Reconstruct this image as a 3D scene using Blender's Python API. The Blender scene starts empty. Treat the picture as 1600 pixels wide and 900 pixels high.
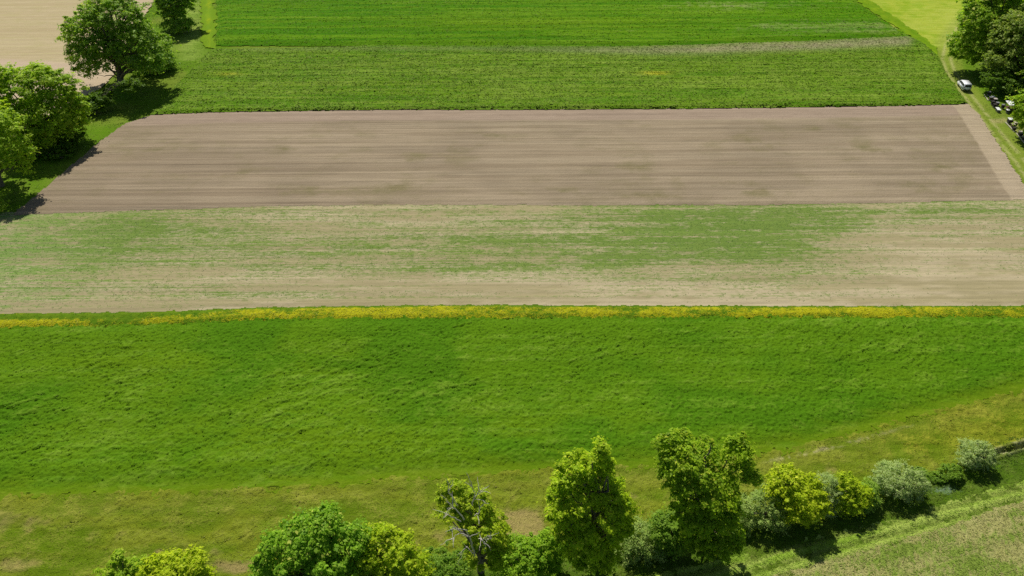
import bpy, bmesh, math, random
import numpy as np
from mathutils import Vector, Matrix

random.seed(7)
rng = np.random.default_rng(11)
SC = bpy.context.scene
COL = SC.collection
R = math.radians

# ------------------------------------------------------------------ camera
H = 60.0
F = 1142.0                      # focal length in pixels of the 1600 px wide photograph
PITCH = R(37.46)
cam_d = bpy.data.cameras.new('camera')
cam_d.sensor_width = 36.0
cam_d.lens = 36.0 * F / 1600.0
cam_d.clip_start = 0.5
cam_d.clip_end = 9000
cam = bpy.data.objects.new('camera', cam_d)
cam.location = (0, 0, H)
cam.rotation_euler = (math.pi / 2 - PITCH, 0, 0)
COL.objects.link(cam)
SC.camera = cam

CP, SP = math.cos(PITCH), math.sin(PITCH)


def ray(px, py):
    a, b = (px - 800.0) / F, (450.0 - py) / F
    return (a, CP + b * SP, -SP + b * CP)


def P(px, py, z=0.0):
    """ground point (world metres) that the survey pixel shows"""
    d = ray(px, py)
    t = (z - H) / d[2]
    return (d[0] * t, d[1] * t)


def at_Y(px, py, Y):
    d = ray(px, py)
    t = Y / d[1]
    return np.array((d[0] * t, Y, H + d[2] * t)), t / F * 1.0   # point, metres per pixel


def pix(X, Y, Z=0.0):
    dz = Z - H
    dep = Y * CP - dz * SP
    up = Y * SP + dz * CP
    return 800 + F * X / dep, 450 - F * up / dep


# ------------------------------------------------------------------ tags and mesh helpers
def tag(o, label=None, cat=None, group=None, kind=None):
    if label: o['label'] = label
    if cat: o['category'] = cat
    if group: o['group'] = group
    if kind: o['kind'] = kind
    return o


def empty(name, loc, rz=0.0):
    o = bpy.data.objects.new(name, None)
    o.location = loc
    o.rotation_euler = (0, 0, rz)
    o.empty_display_size = 0.3
    COL.objects.link(o)
    return o


def np_mesh(name, verts, faces, mat=None, parent=None, smooth=False, attrs=None):
    me = bpy.data.meshes.new(name)
    verts = np.ascontiguousarray(verts, dtype=np.float32)
    faces = np.ascontiguousarray(faces, dtype=np.int32)
    nv, (nf, k) = len(verts), faces.shape
    me.vertices.add(nv)
    me.vertices.foreach_set('co', verts.ravel())
    me.loops.add(nf * k)
    me.loops.foreach_set('vertex_index', faces.ravel())
    me.polygons.add(nf)
    me.polygons.foreach_set('loop_start', np.arange(0, nf * k, k, dtype=np.int32))
    if smooth:
        me.polygons.foreach_set('use_smooth', np.ones(nf, dtype=bool))
    for an, av in (attrs or {}).items():
        av = np.ascontiguousarray(av, dtype=np.float32)
        if av.ndim == 2:
            a = me.attributes.new(an, 'FLOAT_COLOR', 'POINT')
            if av.shape[1] == 3:
                av = np.concatenate([av, np.ones((len(av), 1), np.float32)], 1)
            a.data.foreach_set('color', np.ascontiguousarray(av).ravel())
        else:
            a = me.attributes.new(an, 'FLOAT', 'POINT')
            a.data.foreach_set('value', av)
    me.update(calc_edges=True)
    if mat: me.materials.append(mat)
    o = bpy.data.objects.new(name, me)
    COL.objects.link(o)
    if parent is not None: o.parent = parent
    return o


# ------------------------------------------------------------------ noise (numpy)
def _hash(ix, iy, seed):
    h = (ix.astype(np.int64) * 374761393 + iy.astype(np.int64) * 668265263 + seed * 974634777) & 0xFFFFFFFF
    h = ((h ^ (h >> 13)) * 1274126177) & 0xFFFFFFFF
    h = (h ^ (h >> 16)) & 0xFFFFFFFF
    return h.astype(np.float64) / 4294967295.0


def vn(x, y, seed=0):
    x0, y0 = np.floor(x), np.floor(y)
    fx, fy = x - x0, y - y0
    fx = fx * fx * fx * (fx * (fx * 6 - 15) + 10)
    fy = fy * fy * fy * (fy * (fy * 6 - 15) + 10)
    a, b = _hash(x0, y0, seed), _hash(x0 + 1, y0, seed)
    c, d = _hash(x0, y0 + 1, seed), _hash(x0 + 1, y0 + 1, seed)
    return (a + (b - a) * fx) * (1 - fy) + (c + (d - c) * fx) * fy


def fbm(x, y, seed=0, oct=4, gain=0.5):
    s, amp, tot = 0.0, 1.0, 0.0
    for i in range(oct):
        s = s + amp * vn(x, y, seed + i * 17)
        tot += amp
        amp *= gain
        x, y = x * 2.03 + 11.7, y * 2.03 - 5.3
    return s / tot


def sstep(a, b, x):
    t = np.clip((x - a) / (b - a), 0, 1)
    return t * t * (3 - 2 * t)


def lerp(a, b, t):
    return a + (b - a) * t


def cmix(c1, c2, t):
    return np.asarray(c1)[None, :] * (1 - t)[:, None] + np.asarray(c2)[None, :] * t[:, None]


def inside(poly, x, y):
    res = np.zeros(x.shape, bool)
    n = len(poly)
    for i in range(n):
        x1, y1 = poly[i]
        x2, y2 = poly[(i + 1) % n]
        if y1 == y2: continue
        c = ((y1 > y) != (y2 > y)) & (x < (x2 - x1) * (y - y1) / (y2 - y1) + x1)
        res ^= c
    return res


def dist_line(pts, x, y, closed=False):
    d = np.full(x.shape, 1e9)
    n = len(pts)
    for i in range(n if closed else n - 1):
        x1, y1 = pts[i]
        x2, y2 = pts[(i + 1) % n]
        dx, dy = x2 - x1, y2 - y1
        L = dx * dx + dy * dy + 1e-9
        t = np.clip(((x - x1) * dx + (y - y1) * dy) / L, 0, 1)
        d = np.minimum(d, np.hypot(x - x1 - t * dx, y - y1 - t * dy))
    return d


def px_poly(pts):
    """survey pixels -> world polygon, subdivided so that long edges stay straight on the ground"""
    return [P(*p) for p in pts]


# ------------------------------------------------------------------ materials
def new_mat(name):
    m = bpy.data.materials.new(name)
    m.use_nodes = True
    nt = m.node_tree
    nt.nodes.clear()
    out = nt.nodes.new('ShaderNodeOutputMaterial')
    return m, nt, out


def N(nt, typ, **kw):
    n = nt.nodes.new(typ)
    for k, v in kw.items():
        if k.startswith('in_'):
            n.inputs[k[3:].replace('_', ' ')].default_value = v
        else:
            setattr(n, k, v)
    return n


def math_node(nt, op, a, b=None, c=None, clamp=False):
    n = nt.nodes.new('ShaderNodeMath')
    n.operation = op
    n.use_clamp = clamp
    for i, v in enumerate((a, b, c)):
        if v is None: continue
        if isinstance(v, (int, float)): n.inputs[i].default_value = v
        else: nt.links.new(v, n.inputs[i])
    return n.outputs[0]


def mixc(nt, fac, a, b, blend='MIX'):
    n = nt.nodes.new('ShaderNodeMix')
    n.data_type = 'RGBA'
    n.blend_type = blend
    for s, v in ((n.inputs[0], fac), (n.inputs[6], a), (n.inputs[7], b)):
        if isinstance(v, (int, float)): s.default_value = v
        elif isinstance(v, tuple): s.default_value = v
        else: nt.links.new(v, s)
    return n.outputs[2]


def field_mat(name, row_ang=0.0, fine=3.0, fine_k=0.8, streak=(0.05, 1.0), streak_k=0.3, contrast=3.0,
              var=0.25, bump=0.6, bump_d=0.1, furrow=None, furrow_k=0.0, stretch=1.0):
    """soil / crop surface: attribute colours ca and cb, thresholded by cover plus fine and row-wise noise"""
    m, nt, out = new_mat(name)
    L = nt.links.new
    geo = N(nt, 'ShaderNodeNewGeometry')
    rot = N(nt, 'ShaderNodeVectorRotate', rotation_type='Z_AXIS')
    rot.inputs['Angle'].default_value = -row_ang
    L(geo.outputs['Position'], rot.inputs['Vector'])
    ca = N(nt, 'ShaderNodeAttribute', attribute_name='ca')
    cb = N(nt, 'ShaderNodeAttribute', attribute_name='cb')
    cv = N(nt, 'ShaderNodeAttribute', attribute_name='cov')

    def noise(sx, sy, det=3.0, rough=0.6):
        mp = N(nt, 'ShaderNodeMapping')
        mp.inputs['Scale'].default_value = (sx, sy, 1.0)
        L(rot.outputs[0], mp.inputs['Vector'])
        n = N(nt, 'ShaderNodeTexNoise', noise_dimensions='3D')
        n.inputs['Scale'].default_value = 1.0
        n.inputs['Detail'].default_value = det
        n.inputs['Roughness'].default_value = rough
        L(mp.outputs[0], n.inputs['Vector'])
        return n.outputs[0]

    n1 = noise(fine * stretch, fine, 4.0, 0.7)
    n2 = noise(streak[0], streak[1], 4.0, 0.62)
    n3 = noise(0.35, 0.5, 3.0, 0.6)
    n4 = noise(fine * 2.3, fine * 2.3, 2.0, 0.6)
    f = math_node(nt, 'MULTIPLY_ADD', math_node(nt, 'SUBTRACT', n1, 0.5), fine_k * 2.2, cv.outputs['Fac'])
    f = math_node(nt, 'MULTIPLY_ADD', math_node(nt, 'SUBTRACT', n2, 0.5), streak_k * 2.2, f)
    f = math_node(nt, 'MULTIPLY_ADD', math_node(nt, 'SUBTRACT', n3, 0.5), 0.3, f)
    f = math_node(nt, 'MULTIPLY_ADD', math_node(nt, 'SUBTRACT', f, 0.5), contrast, 0.5, clamp=True)
    col = mixc(nt, f, ca.outputs['Color'], cb.outputs['Color'])
    v = math_node(nt, 'MULTIPLY_ADD', math_node(nt, 'SUBTRACT', n4, 0.5), var * 2.2, 1.0)
    v2 = math_node(nt, 'MULTIPLY_ADD', math_node(nt, 'SUBTRACT', n2, 0.5), var * 1.6, 1.0)
    v = math_node(nt, 'MULTIPLY', v, v2)
    height = math_node(nt, 'ADD', math_node(nt, 'MULTIPLY', n1, 1.0), math_node(nt, 'MULTIPLY', n4, 0.5))
    if furrow:
        # drill lines: 1-D noise across the rows
        nf = noise(furrow[0], furrow[1], 5.0, 0.78)
        fl = math_node(nt, 'MULTIPLY_ADD', math_node(nt, 'SUBTRACT', nf, 0.5), furrow_k * 2.5, 1.0)
        v = math_node(nt, 'MULTIPLY', v, fl)
        height = math_node(nt, 'ADD', height, math_node(nt, 'MULTIPLY', nf, 2.0))
    vm = N(nt, 'ShaderNodeVectorMath', operation='SCALE')
    L(col, vm.inputs[0])
    L(v, vm.inputs['Scale'])
    b = N(nt, 'ShaderNodeBump')
    b.inputs['Strength'].default_value = bump
    b.inputs['Distance'].default_value = bump_d
    L(height, b.inputs['Height'])
    p = N(nt, 'ShaderNodeBsdfPrincipled')
    p.inputs['Roughness'].default_value = 0.85
    p.inputs['Specular IOR Level'].default_value = 0.02
    L(vm.outputs[0], p.inputs['Base Color'])
    L(b.outputs[0], p.inputs['Normal'])
    L(p.outputs[0], out.inputs['Surface'])
    return m


def leaf_mat(name, trans=0.35, gloss=0.3, tint=(1.35, 1.25, 0.55)):
    m, nt, out = new_mat(name)
    L = nt.links.new
    a = N(nt, 'ShaderNodeAttribute', attribute_name='lc')
    p = N(nt, 'ShaderNodeBsdfPrincipled')
    p.inputs['Roughness'].default_value = 0.5
    p.inputs['Specular IOR Level'].default_value = gloss
    L(a.outputs['Color'], p.inputs['Base Color'])
    t = N(nt, 'ShaderNodeBsdfTranslucent')
    c = mixc(nt, 1.0, a.outputs['Color'], tint + (1.0,), 'MULTIPLY')
    L(c, t.inputs['Color'])
    mx = N(nt, 'ShaderNodeMixShader')
    mx.inputs[0].default_value = trans
    L(p.outputs[0], mx.inputs[1])
    L(t.outputs[0], mx.inputs[2])
    L(mx.outputs[0], out.inputs['Surface'])
    return m


def plain_mat(name, col, rough=0.5, spec=0.5, metal=0.0, noise=0.1, nscale=6.0, coat=0.0):
    m, nt, out = new_mat(name)
    L = nt.links.new
    p = N(nt, 'ShaderNodeBsdfPrincipled')
    tc = N(nt, 'ShaderNodeTexCoord')
    n = N(nt, 'ShaderNodeTexNoise')
    n.inputs['Scale'].default_value = nscale
    n.inputs['Detail'].default_value = 4
    L(tc.outputs['Object'], n.inputs['Vector'])
    v = math_node(nt, 'MULTIPLY_ADD', math_node(nt, 'SUBTRACT', n.outputs[0], 0.5), noise * 2, 1.0)
    vm = N(nt, 'ShaderNodeVectorMath', operation='SCALE')
    vm.inputs[0].default_value = col
    L(v, vm.inputs['Scale'])
    L(vm.outputs[0], p.inputs['Base Color'])
    p.inputs['Roughness'].default_value = rough
    p.inputs['Specular IOR Level'].default_value = spec
    p.inputs['Metallic'].default_value = metal
    p.inputs['Coat Weight'].default_value = coat
    L(p.outputs[0], out.inputs['Surface'])
    return m


# ------------------------------------------------------------------ ground colours (albedo)
GRASS = (0.095, 0.195, 0.006)
GRASS_D = (0.058, 0.135, 0.004)
OLIVE = (0.165, 0.185, 0.024)
STRAW = (0.36, 0.31, 0.13)
SOIL_PALE = (0.41, 0.335, 0.205)
SOIL_BROWN = (0.315, 0.235, 0.155)
YELLOW = (0.50, 0.40, 0.012)

HEDGE_LINE = [P(*p) for p in [(-500, 1010), (300, 935), (700, 892), (900, 868), (1100, 848), (1230, 812),
                              (1330, 795), (1410, 772), (1480, 746), (1530, 728), (1550, 713), (1600, 697), (2000, 575)]]
TRACK = [P(*p) for p in [(1760, 470), (1660, 342), (1595, 252), (1560, 210), (1525, 165), (1506, 140), (1486, 112), (1479, 92), (1484, 70),
                         (1500, 45), (1522, 20), (1545, -6), (1590, -50)]]
DITCH = [P(*p) for p in [(1545, 714), (1572, 705), (1600, 697), (1700, 664), (2000, 575)]]
SWATH = [P(*p) for p in [(700, 985), (1020, 905), (1200, 868), (1400, 818), (1600, 765), (1900, 690)]]
STUB_EDGE = [(1000, 960), (1215, 900), (1330, 868), (1450, 833), (1600, 783), (1900, 700)]


def patch(x, y, cx, cy, rx, ry):
    """soft blob in survey pixels"""
    return np.exp(-(((x - cx) / rx) ** 2 + ((y - cy) / ry) ** 2))


def build_grid(x0, x1, y0, y1, step, stepy=None):
    xs = np.arange(x0, x1 + step * 0.5, step)
    ys = np.arange(y0, y1 + (stepy or step) * 0.5, stepy or step)
    return xs, ys


def grid_object(name, xs, ys, fn, mat, mask=None):
    X, Y = np.meshgrid(xs, ys)
    nx, ny = len(xs), len(ys)
    xf, yf = X.ravel(), Y.ravel()
    z, ca, cb, cov = fn(xf, yf)
    idx = np.arange(nx * ny).reshape(ny, nx)
    fc = np.stack([idx[:-1, :-1], idx[:-1, 1:], idx[1:, 1:], idx[1:, :-1]], -1).reshape(-1, 4)
    V = np.stack([xf, yf, z], 1)
    if mask is not None:
        cx = (X[:-1, :-1] + X[1:, 1:]).ravel() / 2
        cy = (Y[:-1, :-1] + Y[1:, 1:]).ravel() / 2
        fc = fc[mask(cx, cy)]
        used = np.zeros(nx * ny, bool)
        used[fc.ravel()] = True
        remap = np.cumsum(used) - 1
        fc = remap[fc]
        V, ca, cb, cov = V[used], ca[used], cb[used], cov[used]
    o = np_mesh(name, V, fc, mat, smooth=True, attrs={'ca': ca, 'cb': cb, 'cov': cov})
    return tag(o, kind='structure')


def poly_field(name, poly, step, fn, mat, rag=0.5, rag_s=1.2, stepy=None):
    """a field as a dense sheet clipped to a polygon with a ragged natural edge; fn also gets the distance to the edge"""
    px_, py_ = [p[0] for p in poly], [p[1] for p in poly]
    xs, ys = build_grid(min(px_) - 1, max(px_) + 1, min(py_) - 1, max(py_) + 1, step, stepy)

    def msk(x, y):
        ox = (fbm(x * rag_s, y * rag_s, 3, 3) - 0.5) * 2 * rag
        oy = (fbm(x * rag_s, y * rag_s, 91, 3) - 0.5) * 2 * rag
        return inside(poly, x + ox, y + oy)

    def f2(x, y):
        return fn(x, y, dist_line(poly, x, y, True))
    return grid_object(name, xs, ys, f2, mat, msk)


def row_angle(a, b):
    p, q = P(*a), P(*b)
    return math.atan2(q[1] - p[1], q[0] - p[0])


def rowuv(x, y, ang):
    c, s = math.cos(ang), math.sin(ang)
    return x * c + y * s, -x * s + y * c


# ---- base ground: meadow out to the horizon
def geo_axis(lo, hi, step, far):
    core = list(np.arange(lo, hi + step / 2, step))
    up, dn, s = [], [], step
    v = hi
    while v < far:
        s *= 1.25
        v += s
        up.append(v)
    v, s = lo, step
    while v > -far:
        s *= 1.25
        v -= s
        dn.append(v)
    return np.array(dn[::-1] + core + up)


def ground_fn(x, y):
    px, py = pix(x, y)
    front = (y * CP + H * SP) > 20
    px = np.where(front, px, -5000)
    py = np.where(front, py, 5000)
    n = fbm(x / 9, y / 9, 5, 4)
    n2 = fbm(x / 1.6, y / 1.6, 8, 3)
    ca = cmix(GRASS, (0.15, 0.225, 0.02), sstep(0.4, 0.65, n))
    cb = cmix(GRASS_D, (0.19, 0.22, 0.035), n2)
    cov = 0.35 + 0.5 * (n - 0.5)
    # bright hay meadow in the upper right
    hay = inside([P(*p) for p in [(1290, -30), (1352, 6), (1420, 52), (1462, 78), (1480, 90), (1505, 45), (1550, -8), (1640, -90), (1200, -110)]],
                 x + (n - .5) * 6, y + (n2 - .5) * 4)
    hw = hay * 1.0
    ca = ca * (1 - hw)[:, None] + hw[:, None] * cmix((0.225, 0.335, 0.014), (0.32, 0.385, 0.030), sstep(0.3, 0.65, n * .5 + n2 * .5))
    cb = cb * (1 - hw)[:, None] + hw[:, None] * cmix((0.30, 0.38, 0.05), (0.40, 0.43, 0.10), n2)
    # margin of the upper crop, far left: mown headland, paler
    hl = np.exp(-((px - 300) / 26) ** 2) * (py < 95) * (py > -60)
    cb = cb * (1 - hl)[:, None] + hl[:, None] * np.array((0.25, 0.33, 0.06))
    cov = cov + hl * 0.25
    # the track: yellowish strip with two worn ruts
    d = dist_line(TRACK, x, y)
    st = sstep(4.2, 2.0, d + (n2 - 0.5) * 1.2) * front
    ca = ca * (1 - st * .8)[:, None] + (st * .8)[:, None] * np.array((0.215, 0.27, 0.035))
    rut = (np.exp(-((d - 0.85) / 0.30) ** 2)) * sstep(0.3, 0.55, n2 + .12) * front
    ca = ca * (1 - rut * .75)[:, None] + (rut * .75)[:, None] * np.array((0.40, 0.39, 0.15))
    cb = cb * (1 - rut * .75)[:, None] + (rut * .75)[:, None] * np.array((0.36, 0.33, 0.14))
    # worn bare spot by the hives
    b = np.maximum(patch(px, py, 1562, 187, 17, 6), patch(px, py, 1592, 196, 16, 12))
    b = sstep(0.35, 0.75, b + (n2 - .5) * .7)
    ca = ca * (1 - b * .8)[:, None] + (b * .8)[:, None] * np.array((0.40, 0.34, 0.15))
    # leaf litter under the two hedges
    z = -0.10 + 0.06 * (n2 - 0.5) + 0.0 * x
    dd = dist_line(DITCH, x, y)
    z = z - 0.45 * sstep(2.5, 1.0, dd) * front
    near = (y > 25) & (y < 60) & (np.abs(x) < 110)
    z = z - 0.12 * near
    far = np.hypot(x, y - 120)
    z = z - 0.0 * far
    return z, ca, cb, cov


MAT_GROUND = field_mat('meadow_grass', R(3), fine=2.2, fine_k=0.5, streak=(0.12, 0.9), streak_k=0.35, contrast=1.6, var=0.30, bump=0.7, bump_d=0.18)
gx = geo_axis(-190, 175, 0.5, 5200)
gy = geo_axis(20, 300, 0.5, 5200)
grid_object('ground', gx, gy, ground_fn, MAT_GROUND)


# ---- near meadow with the hedge bank, ditch, mown swath (dense)
def meadow_fn(x, y):
    px, py = pix(x, y)
    n = fbm(x / 6, y / 6, 25, 4)
    n2 = fbm(x / 1.3, y / 1.3, 28, 4)
    n3 = fbm(x / 0.35, y / 0.35, 31, 2)
    ns = fbm(x / 7, y / 1.6, 35, 4)
    south = np.zeros(x.shape)
    hy = np.interp(px, [-500, 300, 700, 900, 1100, 1230, 1330, 1410, 1480, 1530, 1600, 2000],
                   [1010, 935, 892, 868, 848, 812, 795, 772, 746, 728, 697, 575])
    south = sstep(-4, 10, py - hy)
    # north of the hedge: mown olive meadow
    t = sstep(0.36, 0.66, ns * 0.6 + n * 0.4)
    ca = cmix((0.108, 0.180, 0.006), (0.185, 0.222, 0.015), t)
    cb = cmix((0.080, 0.150, 0.005), (0.260, 0.270, 0.040), n2)
    # yellow flowering part to the right
    yl = .75 * sstep(0.35, 1.0, (patch(px, py, 1480, 680, 190, 40) + patch(px, py, 1650, 640, 140, 30)) + (n2 - .5) * .8)
    cb = cb * (1 - yl * .7)[:, None] + (yl * .7)[:, None] * np.array((0.30, 0.30, 0.018))
    # straw coloured margin below the crop
    dl = dist_line(CROP_LOW, x, y)
    m = np.exp(-((dl - 1.3) / 1.1) ** 2) * (0.35 + 0.8 * ns)
    left = sstep(700, 100, px)
    m = .6 * np.clip(m * (0.5 + 0.5 * sstep(700, 900, px) + 0.35 * left), 0, 1)
    ca = ca * (1 - m * .75)[:, None] + (m * .75)[:, None] * np.array((0.22, 0.24, 0.028))
    cb = cb * (1 - m * .6)[:, None] + (m * .6)[:, None] * np.array((0.29, 0.28, 0.05))
    # thin white-ish dry path along the crop edge to the right
    pth = np.exp(-((dl - 0.75) / 0.22) ** 2) * sstep(1180, 1240, px) * sstep(1480, 1300, px)
    northd = y - np.interp(x, [p[0] for p in CROP_LOW], [p[1] for p in CROP_LOW])
    pth = .55 * pth * sstep(0.40, 0.65, n3 * .5 + n2 * .5) * (northd < 0)
    ca = ca * (1 - pth)[:, None] + pth[:, None] * np.array((0.46, 0.40, 0.22))
    cb = cb * (1 - pth)[:, None] + pth[:, None] * np.array((0.44, 0.38, 0.2))
    # bare / dry patches
    bare = np.zeros(x.shape)
    for (cx, cy, rx, ry, w) in [(808, 826, 38, 30, 2.0), (785, 800, 20, 8, .6), (250, 862, 16, 8, .8), (365, 888, 48, 14, 1.1), (20, 815, 60, 22, .75),
                                (690, 838, 18, 18, .8), (330, 862, 40, 12, .6), (20, 885, 60, 14, .7), (640, 845, 40, 16, .45), (990, 775, 14, 10, .6),
                                (1290, 735, 40, 8, .4), (640, 795, 60, 8, .3), (160, 840, 70, 14, .4), (1350, 700, 60, 5, .5)]:
        bare = np.maximum(bare, w * patch(px, py, cx, cy, rx, ry))
    bare = sstep(0.38, 0.95, bare + (n2 - .5) * 0.9) * 0.75
    ca = ca * (1 - bare)[:, None] + bare[:, None] * np.array((0.37, 0.275, 0.115))
    cb = cb * (1 - bare)[:, None] + bare[:, None] * np.array((0.29, 0.235, 0.075))
    # south of the hedge: lush darker grass
    sa = cmix((0.066, 0.140, 0.007), (0.100, 0.168, 0.010), n)
    ca = ca * (1 - south)[:, None] + south[:, None] * sa
    sb = cmix((0.050, 0.110, 0.012), (0.150, 0.19, 0.03), n2)
    cb = cb * (1 - south)[:, None] + south[:, None] * sb
    # patch of pale blue flowers
    bl = sstep(0.3, .8, patch(px, py, 1476, 766, 22, 7) + (n3 - .5) * .8)
    cb = cb * (1 - bl * .6)[:, None] + (bl * .6)[:, None] * np.array((0.20, 0.28, 0.24))
    cov = 0.42 + 0.55 * (n2 - 0.5)
    n4 = fbm(x / 0.55, y / 0.55, 37, 3, .6)
    z = 0.0 + 0.10 * n2 + 0.10 * n3 + 0.14 * sstep(.35, .75, n4) * sstep(.3, .6, n2 * .5 + ns * .5)
    z = z * (0.6 + 0.5 * n) - .22 * sstep(.2, 1.2, northd)
    z = z * (1 - 0.7 * bare)
    # ditch: a narrow channel with a raised lip
    dd = dist_line(DITCH, x, y)
    z = z + 0.22 * np.exp(-((dd - 0.5) / 0.22) ** 2) - 0.34 * sstep(0.34, 0.10, dd + (n3 - .5) * .3)
    w = sstep(.85, 0.45, dd)
    ca = ca * (1 - w * .7)[:, None] + (w * .7)[:, None] * cmix((0.11, 0.12, 0.04), (0.42, 0.40, 0.24), sstep(.35, .6, n2))
    return z, ca, cb, cov


CROP_LOW_PX = [(-500, 792), (-200, 785), (0, 779), (150, 776), (300, 772), (450, 766), (620, 752), (760, 744), (870, 737), (1000, 733), (1100, 727),
               (1180, 716), (1260, 700), (1330, 682), (1420, 657), (1500, 638), (1600, 612), (1750, 575), (1990, 520)]
CROP_LOW = [P(*p) for p in CROP_LOW_PX]
MAT_MEADOW = field_mat('mown_meadow', R(2), fine=4.5, fine_k=0.95, streak=(0.25, 1.1), streak_k=0.35, contrast=1.7, var=0.55, bump=1.0, bump_d=0.16)
mx_, my_ = build_grid(-74, 84, 27, 72, 0.11)
up_poly = CROP_LOW[::-1]
# meadow lies south of the crop edge (running a little under it)
mead_poly = [(p[0], p[1] + 2.5) for p in CROP_LOW] + [(140, 20), (-140, 20)]
grid_object('meadow', mx_, my_, meadow_fn, MAT_MEADOW, lambda x, y: inside(mead_poly, x, y))

# ---- mown swath and stubble field south of the hedge
AN_SW = row_angle((1200, 868), (1600, 765))


def swath_fn(x, y, de):
    u, v = rowuv(x, y, AN_SW)
    n = fbm(u / 5, v / 0.35, 45, 4, .6)
    n2 = fbm(x / .8, y / .8, 48, 3)
    ca = cmix((0.21, 0.335, 0.030), (0.35, 0.435, 0.085), sstep(.38, .62, n))
    cb = cmix((0.17, 0.30, 0.022), (0.34, 0.42, 0.085), n2)
    stripe = sstep(.1, .9, .5 + .5 * np.sin(v * 5.2 + 2.4 * fbm(u / 7, v / 6, 50, 2)))
    ca = ca * (.72 + .34 * stripe)[:, None]
    cb = cb * (.78 + .28 * stripe)[:, None]
    rowz = 0.05 * np.sin(v * 5.2 + 2 * (fbm(u / 6, v / 6, 50, 2)))
    z = 0.135 + rowz + 0.12 * n2 * sstep(0, .5, de)
    return z, ca, cb, 0.40 + .6 * (n2 - .5)


MAT_SWATH = field_mat('mown_swath', AN_SW, fine=5, fine_k=0.7, streak=(0.25, 3.2), streak_k=0.7, contrast=1.7, var=0.42, bump=1.0, bump_d=0.1)
sw_poly = [P(*p) for p in [(900, 985), (1020, 897), (1110, 880), (1200, 862), (1300, 836), (1400, 812), (1500, 782), (1600, 753), (1900, 665),
                           (1990, 690), (1600, 790), (1450, 838), (1330, 873), (1215, 905), (1000, 985)]]
poly_field('mown_strip', sw_poly, 0.13, swath_fn, MAT_SWATH, rag=0.35, rag_s=1.5)


def stub_fn(x, y, de):
    u, v = rowuv(x, y, AN_SW)
    u3, v3 = rowuv(x, y, AN_SW + R(62))
    n = fbm(u / 5.5, v / 0.9, 55, 5, .65)
    n2 = fbm(u3 / 1.3, v3 / .35, 58, 4, .6)
    big = fbm(x / 5, y / 5, 59, 4, .6)
    ca = cmix((0.28, 0.285, 0.080), (0.42, 0.395, 0.155), n2)
    cb = cmix((0.13, 0.22, 0.020), (0.23, 0.295, 0.055), n2)
    cov = 0.54 + 1.7 * (n - .5) + 1.3 * (big - 0.5) + 1.2 * (n2 - .5) - .45 * np.exp(-(de / .6) ** 2)
    z = 0.15 + 0.14 * n2 + 0.05 * n
    return z, ca, cb, cov


MAT_STUB = field_mat('stubble', AN_SW + R(65), fine=5, fine_k=0.55, streak=(0.4, 3.0), streak_k=0.8, contrast=1.7, var=0.45, bump=1.0, bump_d=0.12)
st_poly = [P(*p) for p in STUB_EDGE] + [(130, 20), (0, 20)]
poly_field('stubble_field', st_poly, 0.15, stub_fn, MAT_STUB, rag=0.35, rag_s=1.2)

# ---- the big cereal crop in the middle
CROP_UP_PX = [(-500, 521), (0, 512), (150, 510), (300, 505), (400, 500), (550, 498), (800, 497), (1200, 496), (1600, 496), (2000, 497)]
AN_C = row_angle((200, 600), (1400, 595))


def crop_fn(x, y, de):
    n = fbm(x / 11, y / 7, 65, 4)
    u, v = rowuv(x, y, R(28))
    w1 = fbm(x / 5, y / 5, 61, 3)
    lod = fbm(u / 2.6 + w1 * 2.0, v / 0.75 + w1 * 1.3, 67, 4, 0.55)     # wind-laid waves
    u2, v2 = rowuv(x, y, R(-6))
    lod2 = fbm(u2 / 3.4, v2 / 0.7, 71, 4, 0.55)
    where = sstep(0.42, 0.60, fbm(x / 9, y / 6, 73, 3))
    n3 = fbm(x / 0.30, y / 0.30, 75, 2, .6)
    n3 = n3 + .35 * (np.abs(fbm(x / 0.42 + 9, y / 0.42, 78, 2, .6) - .5) * 4 - .6)
    edge = sstep(0.0, 2.2, de)
    south_e = np.exp(-(dist_line(CROP_LOW, x, y) / 1.6) ** 2)
    rr = np.abs(lod - .5) * 2
    z = 0.10 + edge * (0.30 + (0.05 + 0.17 * where) * (lod - .5) + 0.12 * (lod2 - .5) - 0.08 * where * sstep(.12, 0, rr)) + 0.125 * (n3 - .5)
    z = z + 0.06
    px, py = pix(x, y)
    ca = cmix((0.064, 0.160, 0.0045), (0.086, 0.182, 0.0050), sstep(.33, .66, n))
    cb = cmix((0.092, 0.200, 0.009), (0.150, 0.256, 0.020), sstep(.4, .7, lod))
    yel = patch(px, py, 560, 690, 500, 60) * .35 + patch(px, py, 300, 570, 260, 40) * .3
    ca = ca + (yel * sstep(.4, .6, n))[:, None] * np.array((0.055, 0.03, 0.0))
    u4, v4 = rowuv(x, y, AN_C)
    hs = fbm(u4 / 26, v4 / .55, 79, 4, .6)
    top = sstep(700, 500, py)
    cov = 0.26 - .14 * top + 0.55 * (lod - .5) * (0.4 + 0.6 * where) + 0.35 * (lod2 - .5) + .35 * (n - .5) + (.75 + .5 * top) * (hs - .5)
    dS = dist_line(CROP_LOW, x, y)
    e2 = sstep(2.8, 0.2, dS + 2.4 * (lod2 - .5) + 1.6 * (n - .5))
    n5 = fbm(x / 0.8, y / 0.55, 77, 3, .6)
    z = z + 0.12 * (n5 - .5) * (.25 + 1.1 * where)
    cov = cov + .75 * (n5 - .5) + .35 * (n3 - .5)
    z = 0.09 + (z - 0.09) * sstep(0.4, 3.6, dS) + .07 * (n3 - .5)
    ca = ca * (1 - .8 * e2)[:, None] + (.8 * e2)[:, None] * np.array((0.112, 0.180, 0.005))
    cb = cb * (1 - .7 * e2)[:, None] + (.7 * e2)[:, None] * np.array((0.165, 0.22, 0.012))
    return np.maximum(z, 0.085 + .04 * n3), ca, cb, cov


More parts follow.
